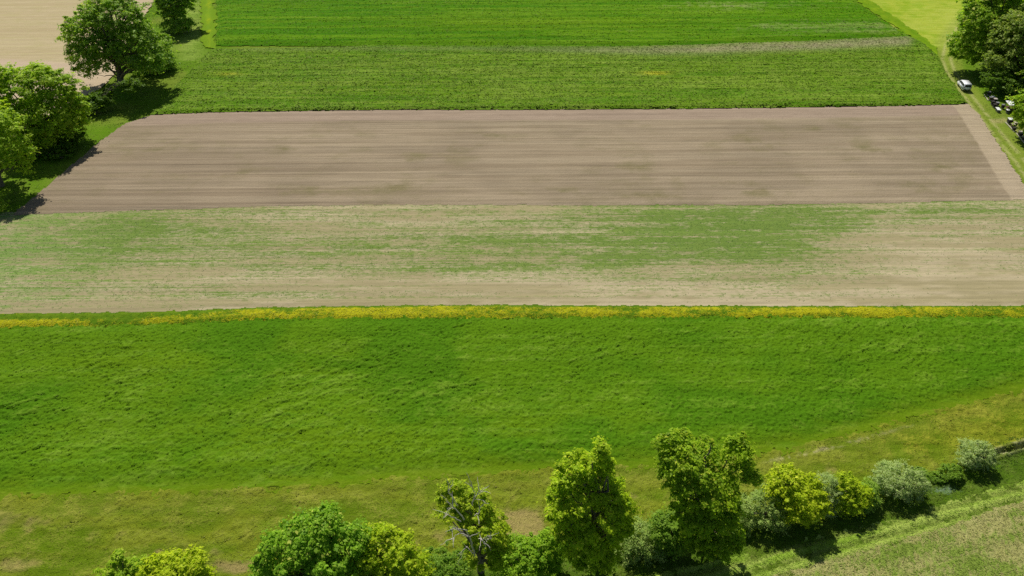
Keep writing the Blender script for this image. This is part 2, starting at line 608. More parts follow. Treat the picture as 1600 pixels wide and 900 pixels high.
MAT_CROP = field_mat('cereal_crop', AN_C, fine=3.2, fine_k=0.42, streak=(0.06, 0.8), streak_k=0.20, contrast=1.5, var=0.24, bump=0.6, bump_d=0.14, stretch=.7)
crop_poly = [P(*p) for p in CROP_UP_PX] + CROP_LOW[::-1]
crop_poly = [(min(max(x_, -88), 92), y_) for x_, y_ in crop_poly]
poly_field('crop_field', crop_poly, 0.10, crop_fn, MAT_CROP, rag=0.9, rag_s=1.6)

# ---- flowering margin above it
FL_UP_PX = [(-500, 497), (0, 491), (150, 489), (240, 488), (320, 485), (400, 481), (550, 479), (700, 477), (1000, 478), (1300, 479), (1600, 478), (2000, 476)]
fl_poly = [P(*p) for p in FL_UP_PX] + [P(p[0], p[1] + 1.5) for p in CROP_UP_PX[::-1]]
FL_UP = [P(*p) for p in FL_UP_PX]


def flower_fn(x, y, de):
    n = fbm(x / 5, y / 1.2, 85, 4)
    n2 = fbm(x / .7, y / .7, 88, 3)
    px, py = pix(x, y)
    dt = dist_line(FL_UP, x, y)
    ca = cmix((0.060, 0.140, 0.005), (0.125, 0.20, 0.010), n2)
    cb = cmix((0.28, 0.29, 0.008), (0.40, 0.39, 0.012), n2)
    lo = sstep(0.25, .9, dt - 0.35)
    hi = sstep(.0, .6, de)
    amt = np.interp(px, [-500, 0, 130, 200, 330, 400, 520, 640, 900, 1300, 1600, 2000], [.55, .74, .66, .48, .52, .85, .90, .72, .66, .78, .68, .75])
    shift = np.where(px < 400, 1.0 * sstep(400, 200, px), 0.0)
    lo = sstep(0.0, .6, dt - 0.15 - shift)
    cov = (amt * 1.02) * lo - 0.12 + 1.3 * (n - .5) + .6 * (n2 - .5)
    z = 0.14 + 0.20 * n2 
    z = .06 + z * sstep(-.1, .9, de)
    return z, ca, cb, cov


MAT_FL = field_mat('flowering_margin', 0.0, fine=4, fine_k=0.9, streak=(0.2, 1.0), streak_k=0.2, contrast=2.2, var=0.25, bump=0.8, bump_d=0.12)
poly_field('flower_margin', fl_poly, 0.15, flower_fn, MAT_FL, rag=0.22, rag_s=1.3)

# ---- field of thin seedlings
SP_UP_PX = [(-500, 372), (-60, 342), (20, 335), (200, 329), (400, 322), (600, 319), (900, 320), (1200, 319), (1400, 316), (1600, 311), (2050, 302)]
sp_poly = [P(p[0], p[1] - 3.5) for p in SP_UP_PX] + [P(p[0], p[1] + 3.5) for p in FL_UP_PX[::-1]]
SP_UP = [P(*p) for p in SP_UP_PX]
SP_LOW = FL_UP
AN_S = row_angle((300, 400), (1300, 396))
SPROUT = [(40, 385, 190, 45, .42), (190, 372, 60, 18, .25), (230, 352, 70, 10, .25), (400, 385, 60, 30, .10), (150, 350, 110, 14, .25), (30, 440, 180, 16, .22),
          (590, 341, 70, 8, .32), (740, 332, 70, 8, .22), (1000, 335, 120, 14, .2), (600, 384, 130, 20, .3), (850, 385, 220, 36, .28), (1130, 362, 190, 34, .42), (1060, 392, 260, 30, .30),
          (1230, 395, 80, 32, .30), (740, 415, 180, 12, .26), (1280, 335, 130, 22, .28), (1180, 345, 150, 18, .22), (1530, 332, 110, 12, .22), (1480, 372, 40, 5, .2), (1480, 408, 60, 7, .2),
          (300, 455, 130, 8, .05), (340, 455, 16, 18, .14), (560, 460, 150, 9, .16), (120, 475, 170, 8, .18), (700, 462, 140, 10, .10), (1150, 440, 120, 14, .12), (1300, 470, 240, 4, .16),
          (1450, 400, 110, 34, -.34), (1560, 440, 150, 28, -.30), (1380, 370, 70, 12, -.22), (850, 444, 330, 16, -.18), (480, 442, 260, 16, -.20), (640, 348, 90, 8, -.12),
          (900, 363, 70, 3, -.35), (820, 363, 90, 3, -.15), (930, 388, 60, 2.5, -.35), (1180, 455, 250, 9, -.15), (900, 473, 800, 7, -.42), (850, 455, 520, 14, -.12), (1480, 455, 160, 22, -.15), (250, 428, 200, 12, -.10), (480, 350, 80, 20, -.08)]


def sprout_fn(x, y, de):
    px, py = pix(x, y)
    u, v = rowuv(x, y, AN_S)
    n = fbm(u / 16, v / 1.6, 105, 4)
    n2 = fbm(u / 2.2, v / .8, 108, 4)
    big = fbm(x / 14, y / 9, 111, 3)
    cov = np.full(x.shape, 0.36) + .10 * sstep(700, 100, px) + 0.55 * (n - .5) + 0.5 * (n2 - .5) + .25 * (big - .5)
    for (cx, cy, rx, ry, w) in SPROUT:
        cov = cov + (.66 if w > 0 else .95) * w * patch(px, py, cx, cy, rx, ry) * (0.35 + 1.3 * n2)
    cov = cov - 0.35 * np.exp(-(dist_line(SP_LOW, x, y) / 0.8) ** 2)
    pale = sstep(.3, .7, n + .4 * (n2 - .5))
    ca = cmix((0.315, 0.27, 0.145), (0.415, 0.350, 0.215), pale)
    lf = sstep(250, -50, px)
    cb = cmix((0.100, 0.175, 0.026), (0.165, 0.225, 0.050), n2)
    cb = cb * (1 - .5 * lf)[:, None] + (.5 * lf)[:, None] * np.array((0.185, 0.30, 0.075))
    z = 0.06 + 0.05 * fbm(u / 3, v / .35, 115, 2) + 0.05 * (n2 - .5) - .10 * sstep(1.5, .5, dist_line(SP_UP, x, y)) - .08 * sstep(1.0, .4, dist_line(SP_LOW, x, y))
    return z, ca, cb, cov


MAT_SPROUT = field_mat('seedling_field', AN_S, fine=3.0, fine_k=0.85, streak=(0.02, 2.0), streak_k=0.75, contrast=1.6, var=0.18, bump=0.5, bump_d=0.08,
                       furrow=(0.012, 1.3), furrow_k=0.26, stretch=.35)
poly_field('seedling_field', sp_poly, 0.22, sprout_fn, MAT_SPROUT, rag=0.4, rag_s=0.9)

# ---- bare brown field
AN_B = row_angle((300, 300), (1500, 290))
BR_UP_PX = [(236, 180), (330, 176), (450, 174), (600, 172), (800, 172), (1000, 171), (1200, 169), (1400, 166), (1514, 163)]
BR_RIGHT_PX = [(1530, 180), (1562, 228), (1600, 288), (1640, 345)]
br_poly = [P(*p) for p in BR_UP_PX] + [P(*p) for p in BR_RIGHT_PX[:-1]] + [P(1612, 311.5)] + [P(p[0], p[1] + .6) for p in SP_UP_PX[::-1] if -60 < p[0] < 1610] \
    + [P(*p) for p in [(20, 334), (40, 318), (70, 294), (105, 264), (150, 226), (195, 193)]]
BR_UP = [P(*p) for p in BR_UP_PX]
BR_R = [P(*p) for p in [(1514, 163)] + BR_RIGHT_PX]
BROWN_DARK = [(500, 298, 110, 8), (640, 246, 90, 10), (860, 245, 90, 7), (1160, 215, 60, 14), (1220, 232, 60, 8), (1270, 203, 12, 5), (1380, 235, 60, 14), (1130, 285, 110, 12),
              (880, 300, 70, 6), (440, 232, 40, 5), (240, 235, 60, 10), (1050, 305, 80, 5), (1450, 290, 70, 12), (760, 212, 40, 5), (340, 270, 80, 8), (980, 262, 60, 6), (610, 292, 40, 8),
              (1190, 300, 60, 7), (1490, 262, 40, 10), (700, 232, 60, 6)]


def brown_fn(x, y, de):
    px, py = pix(x, y)
    u, v = rowuv(x, y, AN_B)
    n = fbm(u / 40, v / 0.9, 125, 5, .65)
    n2 = fbm(u / 2.0, v / 1.0, 128, 4)
    big = fbm(x / 16, y / 14, 131, 3)
    ca = cmix((0.242, 0.190, 0.122), (0.312, 0.252, 0.166), sstep(.25, .75, n))
    mot = fbm(x / 9, y / 9, 139, 4)
    ca = ca * (.94 + .12 * sstep(.3, .7, mot))[:, None]
    pink = sstep(900, 100, px) * .6 + .15
    ca = ca * (1 - .35 * pink)[:, None] + (.35 * pink)[:, None] * np.array((0.245, 0.184, 0.128))
    dark = np.zeros(x.shape)
    for (cx, cy, rx, ry) in BROWN_DARK:
        dark = np.maximum(dark, patch(px, py, cx, cy, rx, ry))
    n6 = fbm(x / 4.5, y / 4.0, 138, 5, .65)
    cov = 0.10 + .55 * dark * sstep(.3, .75, n6) + 0.6 * (n6 - .5) + 0.35 * (big - .5) + .35 * (n2 - .5)
    cb = cmix((0.205, 0.165, 0.088), (0.175, 0.158, 0.072), n2)
    # smooth headlands: along the right edge and the top edge
    dr = dist_line(BR_R, x, y)
    hr = sstep(3.9, 3.5, dr + .4 * (n2 - .5))
    dt = dist_line(BR_UP, x, y)
    ht = sstep(5.5, 4.5, dt + .6 * (n2 - .5)) * (1 - hr)
    pale = cmix((0.355, 0.285, 0.185), (0.40, 0.325, 0.22), n2)
    top = cmix((0.285, 0.215, 0.155), (0.345, 0.265, 0.195), n2)
    ca = ca * (1 - hr)[:, None] + hr[:, None] * pale
    ca = ca * (1 - ht * .8)[:, None] + (ht * .8)[:, None] * top
    cov = cov - 0.5 * hr - .4 * ht
    z = 0.015 + (0.04 + 0.06 * fbm(u / 5, v / .5, 135, 2) + 0.03 * n2) * sstep(.1, 1.2, de)
    return z, ca, cb, cov


MAT_BROWN = field_mat('harrowed_soil', AN_B, fine=2.6, fine_k=0.30, streak=(0.03, 1.6), streak_k=0.18, contrast=1.3, var=0.20, bump=0.8, bump_d=0.12,
                      furrow=(0.010, 1.3), furrow_k=0.42)
poly_field('brown_field', br_poly, 0.3, brown_fn, MAT_BROWN, rag=0.28, rag_s=0.8)

# ---- upper crops
AN_U = row_angle((400, 120), (1400, 113))
MID_PX = [(340, 73), (600, 73), (900, 74), (1000, 74), (1100, 71), (1250, 66), (1420, 58)]
up1_poly = [P(*p) for p in [(330, 78)] + [(p[0], p[1] - 1.0) for p in MID_PX[1:]] + [(1440, 66), (1465, 88), (1480, 118), (1498, 143), (1511, 161)]] \
    + [P(p[0], p[1] - .6) for p in BR_UP_PX[::-1]] + [P(*p) for p in [(262, 150), (290, 118)]]
up2_poly = [P(*p) for p in [(338, 70)] + [(p[0], p[1] - 1.5) for p in MID_PX] + [(1400, 45), (1350, 12), (1320, -8), (1230, -60), (339, -60)]]
MID = [P(*p) for p in MID_PX]


def up1_fn(x, y, de):
    px, py = pix(x, y)
    u, v = rowuv(x, y, AN_U)
    n = fbm(u / 22, v / 0.9, 145, 5, .65)
    n2 = fbm(u / 1.6, v / 1.1, 148, 4)
    big = fbm(x / 20, y / 12, 151, 3)
    ca = cmix((0.075, 0.180, 0.006), (0.125, 0.225, 0.009), sstep(.3, .7, n))
    cb = cmix((0.145, 0.240, 0.020), (0.215, 0.295, 0.045), n2)
    cov = 0.36 + .7 * (n - .5) + .5 * (big - .5) + .35 * (n2 - .5)
    ylw = np.maximum(.8 * patch(px, py, 1025, 117, 28, 3), .5 * patch(px, py, 358, 118, 20, 3))
    cb = cb * (1 - ylw)[:, None] + ylw[:, None] * np.array((0.40, 0.38, 0.02))
    cov = cov + ylw * .7
    # thin, stony strip next to the upper crop
    dm = dist_line(MID, x, y)
    wr = sstep(700, 1150, px)
    band = np.exp(-((dm - 2.2 - 1.0 * wr) / (1.6 + 1.6 * wr)) ** 2) * (.45 + .65 * n2)
    bc = cmix((0.17, 0.215, 0.08), (0.32, 0.285, 0.165), wr)
    ba = np.clip(band * (.42 + .6 * wr), 0, 1) * sstep(1432, 1412, px)
    ca = ca * (1 - ba)[:, None] + ba[:, None] * bc
    cb = cb * (1 - ba * .75)[:, None] + (ba * .75)[:, None] * bc
    # left margin fades into meadow
    lf = sstep(7, 0, de) * sstep(420, 330, px)
    ca = ca * (1 - lf)[:, None] + lf[:, None] * np.array(GRASS)
    hgt = 0.30 + 0.16 * (n - .5) + 0.30 * (n2 - .5) + 0.16 * fbm(u / 6, v / .45, 155, 2)
    z = hgt * sstep(-.1, .9, de) * (1 - .6 * ba) + 0.03
    return z, ca, cb, cov


MAT_UP1 = field_mat('sown_crop', AN_U, fine=1.6, fine_k=0.55, streak=(0.03, 0.8), streak_k=0.40, contrast=1.6, var=0.28, bump=0.7, bump_d=0.2,
                    furrow=(0.012, 1.3), furrow_k=0.28, stretch=.8)
poly_field('green_field', up1_poly, 0.32, up1_fn, MAT_UP1, rag=0.4, rag_s=0.6)


def up2_fn(x, y, de):
    px, py = pix(x, y)
    u, v = rowuv(x, y, AN_U + R(.3))
    n = fbm(u / 30, v / 1.0, 165, 5, .65)
    n2 = fbm(u / 1.6, v / 1.2, 168, 4)
    big = fbm(x / 25, y / 14, 171, 3)
    ca = cmix((0.050, 0.165, 0.0025), (0.088, 0.205, 0.003), sstep(.3, .7, n))
    cb = cmix((0.105, 0.225, 0.005), (0.165, 0.270, 0.018), n2)
    cov = 0.28 + .8 * (n - .5) + .5 * (big - .5)
    yl = patch(px, py, 830, 40, 260, 12) * .35
    ca = ca + yl[:, None] * np.array((0.07, 0.03, 0))
    dry = .6 * sstep(.25, .8, (patch(px, py, 1290, 45, 140, 12) * .9 + patch(px, py, 1180, 10, 160, 10) * .5 + patch(px, py, 560, -2, 260, 8) * .55) + .9 * (n2 - .5) + .6 * (n - .5))
    cb = cb * (1 - dry)[:, None] + dry[:, None] * np.array((0.28, 0.29, 0.13))
    cov = cov + .25 * dry
    ye = sstep(2.2, .6, np.abs(px - 326) / 3.2) * (py < 80)
    z = (0.34 + .16 * (n - .5) + .3 * (n2 - .5) + .16 * fbm(u / 6, v / .5, 175, 2)) * sstep(-.1, 2.6, de) + 0.03
    return z, ca, cb, cov


MAT_UP2 = field_mat('dense_crop', AN_U, fine=1.5, fine_k=0.45, streak=(0.025, 0.7), streak_k=0.42, contrast=1.6, var=0.28, bump=0.7, bump_d=0.2,
                    furrow=(0.010, 1.0), furrow_k=0.34, stretch=.8)
poly_field('dense_crop_field', up2_poly, 0.34, up2_fn, MAT_UP2, rag=0.4, rag_s=0.6)

# ---- yellow flowering strip along the left end of the upper crop, and bright grass edge on the right
def ystrip_fn(x, y, de):
    n2 = fbm(x / 1.2, y / 3.0, 185, 4)
    ca = cmix((0.15, 0.27, 0.012), (0.23, 0.32, 0.012), n2)
    cb = cmix((0.16, 0.27, 0.006), (0.28, 0.34, 0.010), n2)
    z = 0.10 + .25 * n2 * sstep(0, .8, de)
    ed = sstep(2.4, .2, de)
    ca = cmix((0.15, 0.26, 0.014), GRASS, ed * .8) * .6 + ca * .4
    return z * .15 + .06, ca, cb, -.25 + .95 * sstep(.1, 2.2, de) + .9 * (n2 - .5)


MAT_YS = field_mat('flowering_edge', 0, fine=2.2, fine_k=.5, streak=(.8, .1), streak_k=.4, contrast=1.5, var=.2, bump=.7, bump_d=.15)
poly_field('flower_strip', [P(*p) for p in [(315, -60), (315, 0), (316, 60), (319, 76), (337, 78), (337, 60), (336, 0), (336, -60)]], 0.25, ystrip_fn, MAT_YS, rag=1.3, rag_s=.35)


def redge_fn(x, y, de):
    n2 = fbm(x / 1.2, y / 1.6, 195, 4)
    ca = cmix((0.105, 0.22, 0.005), (0.175, 0.285, 0.008), n2)
    cb = cmix((0.07, 0.17, 0.005), (0.24, 0.34, 0.012), n2)
    z = 0.05 + .25 * n2 * sstep(0, 1.5, de)
    return z, ca, cb, 0.4 + .6 * (n2 - .5)


poly_field('grass_edge', [P(*p) for p in [(1322, -10), (1350, 10), (1403, 45), (1422, 60), (1440, 68), (1464, 86), (1466, 80), (1446, 62), (1425, 46), (1370, 8), (1345, -10)]],
           0.25, redge_fn, MAT_YS, rag=1.2, rag_s=.5)

# ---- pale ploughed field, upper left
AN_T = row_angle((0, 60), (220, 57))


def tan_fn(x, y, de):
    px, py = pix(x, y)
    u, v = rowuv(x, y, AN_T)
    n = fbm(u / 40, v / 0.9, 205, 5, .65)
    n2 = fbm(u / 2.4, v / 1.4, 208, 4)
    ca = cmix((0.39, 0.315, 0.175), (0.46, 0.38, 0.23), sstep(.2, .8, n))
    cb = cmix((0.375, 0.32, 0.15), (0.34, 0.31, 0.125), n2)
    hl = sstep(92, 100, py + 3 * (n2 - .5) - .05 * (px - 60))
    low = cmix((0.43, 0.335, 0.225), (0.48, 0.385, 0.265), n2)
    hr = sstep(4, 10, px - np.interp(py, [-60, 0, 60, 120], [175, 190, 170, 80]))
    hl = np.maximum(hl, .5 * hr)
    ca = ca * (1 - hl)[:, None] + hl[:, None] * low
    cov = 0.22 + .5 * (n - .5) + .5 * (n2 - .5) - .4 * hl
    z = 0.06 + 0.06 * fbm(u / 5, v / .6, 215, 2) + .03 * n2
    return z, ca, cb, cov


MAT_TAN = field_mat('pale_soil', AN_T, fine=1.8, fine_k=.35, streak=(.02, 1.3), streak_k=.35, contrast=1.2, var=.12, bump=.5, bump_d=.1, furrow=(.008, 1.9), furrow_k=.2)
tan_poly = [P(*p) for p in [(-420, -90), (262, -90), (240, 2), (228, 22), (200, 62), (178, 118), (160, 137), (130, 152), (100, 168), (40, 200), (-30, 225), (-220, 300), (-520, 330)]]
poly_field('tan_field', tan_poly, 0.4, tan_fn, MAT_TAN, rag=.4, rag_s=.6)

# ------------------------------------------------------------------ vegetation
MAT_BARK = plain_mat('bark', (0.17, 0.145, 0.11), 0.9, 0.1, noise=0.4, nscale=3)
MAT_DEAD = plain_mat('dead_wood', (0.50, 0.46, 0.38), 0.85, 0.1, noise=0.25, nscale=4)
MAT_LEAF = leaf_mat('leaf', 0.50, 0.10, (1.2, 1.3, 0.4))
MAT_BLADE = leaf_mat('blade', 0.15, 0.02, (1.1, 1.2, 0.6))
MAT_WILLOW = leaf_mat('willow_leaf', 0.40, 0.15, (1.15, 1.2, 0.75))


def tubes(paths, sides=6):
    """paths: list of (points Nx3, radii N) -> verts, quads"""
    V, Fq, off = [], [], 0
    for pts, rad in paths:
        pts = np.asarray(pts, float)
        n = len(pts)
        tan = np.gradient(pts, axis=0)
        tan /= (np.linalg.norm(tan, axis=1, keepdims=True) + 1e-9)
        ref = np.array((0.31, 0.95, 0.07))
        a = np.cross(tan, ref)
        a /= (np.linalg.norm(a, axis=1, keepdims=True) + 1e-9)
        b = np.cross(tan, a)
        th = np.linspace(0, 2 * np.pi, sides, endpoint=False)
        ring = a[:, None, :] * np.cos(th)[None, :, None] + b[:, None, :] * np.sin(th)[None, :, None]
        v = pts[:, None, :] + ring * np.asarray(rad)[:, None, None]
        V.append(v.reshape(-1, 3))
        i = np.arange(n * sides).reshape(n, sides)
        j = np.roll(i, -1, axis=1)
        q = np.stack([i[:-1], j[:-1], j[1:], i[1:]], -1).reshape(-1, 4) + off
        Fq.append(q)
        off += n * sides
    return np.concatenate(V), np.concatenate(Fq)


def branch_path(r, a, b, sag=0.12, n=7, wob=0.06):
    a, b = np.asarray(a, float), np.asarray(b, float)
    t = np.linspace(0, 1, n)[:, None]
    L = np.linalg.norm(b - a)
    p = a + (b - a) * t
    p[:, 2] += (np.sin(t[:, 0] * np.pi) * sag * L)
    w = r.normal(0, wob * L, (n, 3)) * np.sin(t * np.pi)
    return p + w


def leaves(r, centres, rc, K, size, pal, squash=0.7, crown_c=None, upb=0.45, aspect=0.62, tint_w=0.6):
    """K folded leaf faces (a leaf or a small spray of leaves) round each clump centre"""
    nC = len(centres)
    C = np.repeat(centres, K, 0)
    RC = np.repeat(rc, K)
    n = len(C)
    d = r.normal(size=(n, 3))
    d /= np.linalg.norm(d, axis=1, keepdims=True)
    rad = r.random(n) ** 0.45
    d[:, 2] = np.where((d[:, 2] < 0) & (r.random(n) < .75), -d[:, 2], d[:, 2])
    ax = r.normal(size=(nC, 3)) * np.array((1, 1, .6))
    if crown_c is not None:
        o3 = centres - crown_c
        ax = ax * .7 + o3 / (np.linalg.norm(o3, axis=1, keepdims=True) + 1e-6) * 1.3
    ax /= np.linalg.norm(ax, axis=1, keepdims=True)
    ax = np.repeat(ax, K, 0)
    tail = 1 + .28 * np.abs(r.normal(size=n)) * (r.random(n) < .35)
    off = d * np.array((1, 1, squash))
    off = off * .82 + ax * (off * ax).sum(1, keepdims=True) * .75     # drawn out along the twig
    pos = C + off * (RC * rad * tail)[:, None]
    pos[:, 2] -= .22 * RC * (np.abs((off * ax).sum(1)) ** 2)           # tips hang a little
    out = d.copy()
    if crown_c is not None:
        o2 = C - crown_c
        o2 /= (np.linalg.norm(o2, axis=1, keepdims=True) + 1e-6)
        out = out + 0.6 * o2
    nrm = out * 0.55 + np.array((0, 0, upb)) + r.normal(size=(n, 3)) * 0.42
    nrm /= np.linalg.norm(nrm, axis=1, keepdims=True)
    t = r.normal(size=(n, 3))
    t -= nrm * (t * nrm).sum(1, keepdims=True)
    t /= np.linalg.norm(t, axis=1, keepdims=True)
    b = np.cross(nrm, t)
    s = size * np.clip(np.exp(r.normal(-.08, .33, n)), .4, 1.9)[:, None]
    fold = nrm * s * 0.16
    v0 = pos - t * s * 0.5
    v2 = pos + t * s * 0.5
    v1 = pos + b * s * 0.5 * aspect + fold
    v3 = pos - b * s * 0.5 * aspect + fold
    V = np.stack([v0, v1, v2, v3], 1).reshape(-1, 3)
    Fq = np.arange(n * 4).reshape(n, 4)
    ct = np.repeat(r.random(nC), K)
    m = np.clip(tint_w * ct + (1 - tint_w) * r.random(n) + r.normal(0, .08, n), 0, 1)
    c = cmix(pal[0], pal[1], m)
    if len(pal) > 2:
        pick = r.random(n) < 0.06
        c[pick] = np.asarray(pal[2])
    c = c * (0.8 + 0.4 * r.random(n))[:, None]
    lc = np.repeat(c, 4, 0)
    return V, Fq, lc


def lobes_from_px(lobes, Y0):
    out = []
    ym = sum(l[1] for l in lobes) / len(lobes)
    rm = max(l[2] for l in lobes)
    for (px, py, rpx, rpy, dY) in lobes:
        mp0 = at_Y(px, py, Y0)[1]
        # crowns are domes: their lower boughs reach out further to every side, also to this one
        dY = dY - 0.55 * float(np.clip((py - ym), -rm, rm)) * mp0
        c, mpp = at_Y(px, py, Y0 + dY)
        dep = math.atan2(H - c[2], c[1])
        rx = rpx * mpp
        ry = rx * 0.92
        v = rpy * mpp
        q = v * v - (ry * math.sin(dep)) ** 2
        rz = math.sqrt(max(q, (0.5 * rx * math.cos(dep)) ** 2)) / math.cos(dep)
        rz = min(rz, rx * 2.2)
        out.append((c, np.array((rx, ry, rz))))
    return out


def sample_clumps(r, lob, n, rc, zmin, gap=0.30, shell=0.55, rough=0.22):
    areas = np.array([l[1][0] * l[1][2] for l in lob])
    areas = areas / areas.sum()
    seeds = r.integers(0, 9999)
    pts, k = [], 0
    cells = {}
    tries = 0
    while len(pts) < n and tries < 60:
        tries += 1
        li = r.choice(len(lob), size=n, p=areas)
        d = r.normal(size=(n, 3))
        d /= np.linalg.norm(d, axis=1, keepdims=True)
        # lean samples towards the upper side of the lobe
        d[:, 2] = np.where((d[:, 2] < -0.2) & (r.random(n) < 0.5), -d[:, 2], d[:, 2])
        rad = shell + (1 - shell) * r.random(n) ** 0.6
        nz = fbm(d[:, 0] * 2.1 + li * 7.3 + d[:, 2] * 1.3, d[:, 1] * 2.1 - d[:, 2] * 1.7, int(seeds), 3) - 0.5
        rad = rad * (1 + rough * 2 * nz)
        spray = r.random(n) < .22          # shoots that stand out from the crown
        rad = np.where(spray, np.clip(rad, .9, 2) * (1.02 + .22 * r.random(n)), rad)
        for i in range(n):
            c, q = lob[li[i]]
            p = c + d[i] * q * rad[i]
            if p[2] < zmin: continue
            deep = False
            for j, (c2, q2) in enumerate(lob):
                if j != li[i] and (((p - c2) / q2) ** 2).sum() < 0.35:
                    deep = True
                    break
            if deep: continue
            key = tuple(np.floor(p / np.array((rc * 1.35, rc * 1.35, rc * 1.05))).astype(int))
            if cells.get(key, 0) >= 1: continue
            # random gaps through the crown
            if vn(np.array([p[0] / (rc * 2.4) + p[2] * 0.7]), np.array([p[1] / (rc * 2.4) - p[2] * 0.9 / rc]), int(seeds) + 5)[0] < gap: continue
            cells[key] = cells.get(key, 0) + 1
            pts.append(np.append(p, .5 if spray[i] else 1.0))
            if len(pts) >= n: break
    return np.array(pts)


def make_tree(name, label, cat, base_px, lobes, pal, n_cl, K, rc, size, seed, trunk_r=0.3, group=None, limbs=26, zmin_f=0.12, mat=None,
              gap=0.30, crown_name='crown', stem_name='trunk', aspect=0.62, squash=0.55, upb=0.85, shell=0.62, rough=0.34, bark=None):
    r = np.random.default_rng(seed)
    bx, by = P(*base_px)
    lob = lobes_from_px(lobes, by)
    root = empty(name, (bx, by, 0))
    tag(root, label, cat, group)
    base = np.array((bx, by, 0.0))
    cc = sum(l[0] * l[1][0] for l in lob) / sum(l[1][0] for l in lob)
    top = max(l[0][2] + l[1][2] for l in lob)
    if crown_name == 'crown': gap = gap + .09
    zmin = zmin_f * top
    cl = sample_clumps(r, lob, n_cl, rc, zmin, gap, shell, rough)
    rcs = rc * (0.5 + 1.0 * r.random(len(cl)) ** 1.4) * cl[:, 3]
    cl = cl[:, :3]
    V, Fq, lc = leaves(r, cl - base, rcs, int(K * 1.35), size * .88, pal, squash, cc - base, upb, aspect)
    keep = V.reshape(-1, 4, 3)[:, :, 2].min(1) > 0.05
    V, lc = V.reshape(-1, 4, 3)[keep].reshape(-1, 3), lc.reshape(-1, 4, 3)[keep].reshape(-1, 3)
    Fq = np.arange(len(V)).reshape(-1, 4)
    np_mesh(crown_name, V, Fq, mat or MAT_LEAF, root, attrs={'lc': lc})
    # trunk with limbs running out to the clumps
    paths = []
    tt = cc - base
    tt[2] = max(tt[2], top * 0.55)
    fork = tt * np.array((.75, .75, 1.0))
    tp = branch_path(r, (0, 0, -0.25), fork, 0.0, 9, 0.02)
    rad = trunk_r * np.linspace(1.0, 0.4, 9)
    rad[0] *= 1.35
    paths.append((tp, rad))
    idx = r.choice(len(cl), size=min(limbs, len(cl)), replace=False)
    for i in idx:
        tgt = cl[i] - base
        f = np.clip(tgt[2] / (fork[2] + 1e-6) * (0.35 + 0.3 * r.random()), 0.18, 0.95)
        k = int(f * 8)
        s = tp[k]
        L = np.linalg.norm(tgt - s)
        p = branch_path(r, s, tgt, 0.08, 7, 0.05)
        r0 = min(trunk_r * 0.5, 0.02 + 0.022 * L)
        paths.append((p, np.linspace(r0, 0.02, 7)))
        for q in range(3):
            j = cl[r.integers(0, len(cl))] - base
            if np.linalg.norm(j - tgt) < min(L * 0.4, rc * 3):
                p2 = branch_path(r, p[3 + q % 3], j, 0.05, 5, 0.05)
                paths.append((p2, np.linspace(r0 * 0.55, 0.015, 5)))
    v, f = tubes(paths, 6)
    np_mesh(stem_name, v, f, bark or MAT_BARK, root, smooth=True)
    return root, lob, base


G_OAK = ((0.180, 0.330, 0.024), (0.370, 0.540, 0.055), (0.50, 0.54, 0.17))
G_MID = ((0.213, 0.360, 0.021), (0.425, 0.590, 0.044), (0.562, 0.578, 0.080))
G_BRIGHT = ((0.245, 0.405, 0.018), (0.470, 0.620, 0.042), (0.56, 0.60, 0.09))
G_YELLOW = ((0.380, 0.500, 0.014), (0.620, 0.700, 0.035), (0.68, 0.70, 0.06))
G_YG = ((0.330, 0.470, 0.014), (0.570, 0.670, 0.032), (0.62, 0.64, 0.06))
G_WILLOW = ((0.320, 0.460, 0.110), (0.540, 0.650, 0.240), (0.62, 0.68, 0.34))
G_GREY = ((0.237, 0.378, 0.068), (0.425, 0.543, 0.132), (0.562, 0.637, 0.200))
G_SHADED = ((0.099, 0.195, 0.016), (0.182, 0.302, 0.023))  # undergrowth greens, darkened to carry the shade they stand in
G_OLIVE = ((0.220, 0.320, 0.045), (0.420, 0.510, 0.110), (0.52, 0.50, 0.18))
G_LOW = ((0.150, 0.290, 0.026), (0.310, 0.460, 0.050))

FARL = 'trees between the tan field and the brown field'
HEDGE = 'trees and shrubs in the hedge along the ditch'
FARR = 'trees along the right edge behind the hives'

# -- upper left row
make_tree('oak_tree', 'large spreading oak with visible trunk at the edge of the tan field', 'tree', (190, 131),
          [(178, 32, 50, 40, 0), (135, 58, 32, 36, 1), (130, 92, 20, 24, -1), (215, 70, 40, 34, 0), (182, 70, 58, 34, 2), (175, 12, 22, 26, 1), (212, 28, 20, 20, 2), (112, 44, 12, 10, 0),
           (232, 95, 22, 18, -2)],
          G_OAK, 620, 52, 1.15, 0.50, 101, 0.75, FARL, 70, 0.18, gap=0.38)
make_tree('round_shrub', 'dense dark shrub tucked under the right side of the large oak', 'shrub', (247, 110), [(246, 92, 20, 18, 0), (225, 108, 18, 12, 0)],
          G_OAK, 110, 60, 1.0, 0.5, 102, 0.2, FARL, 10, 0.05, crown_name='foliage', stem_name='stem', gap=.15)
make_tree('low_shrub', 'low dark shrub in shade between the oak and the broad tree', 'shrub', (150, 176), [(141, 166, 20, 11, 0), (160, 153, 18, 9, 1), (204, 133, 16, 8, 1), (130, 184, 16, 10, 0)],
          G_SHADED, 110, 55, .75, 0.38, 103, 0.15, FARL, 10, 0.02, crown_name='foliage', stem_name='stem', gap=.15)
make_tree('broad_tree', 'broad bright green tree in front of the tan field at the left', 'tree', (60, 224),
          [(62, 145, 44, 36, 0), (30, 150, 36, 40, 0), (94, 170, 34, 34, 2), (60, 185, 50, 38, 0), (114, 170, 16, 18, 4), (20, 130, 22, 22, 1), (50, 124, 26, 20, 1)],
          G_BRIGHT, 560, 62, 1.05, 0.46, 104, 0.6, FARL, 55, 0.12, gap=0.30)
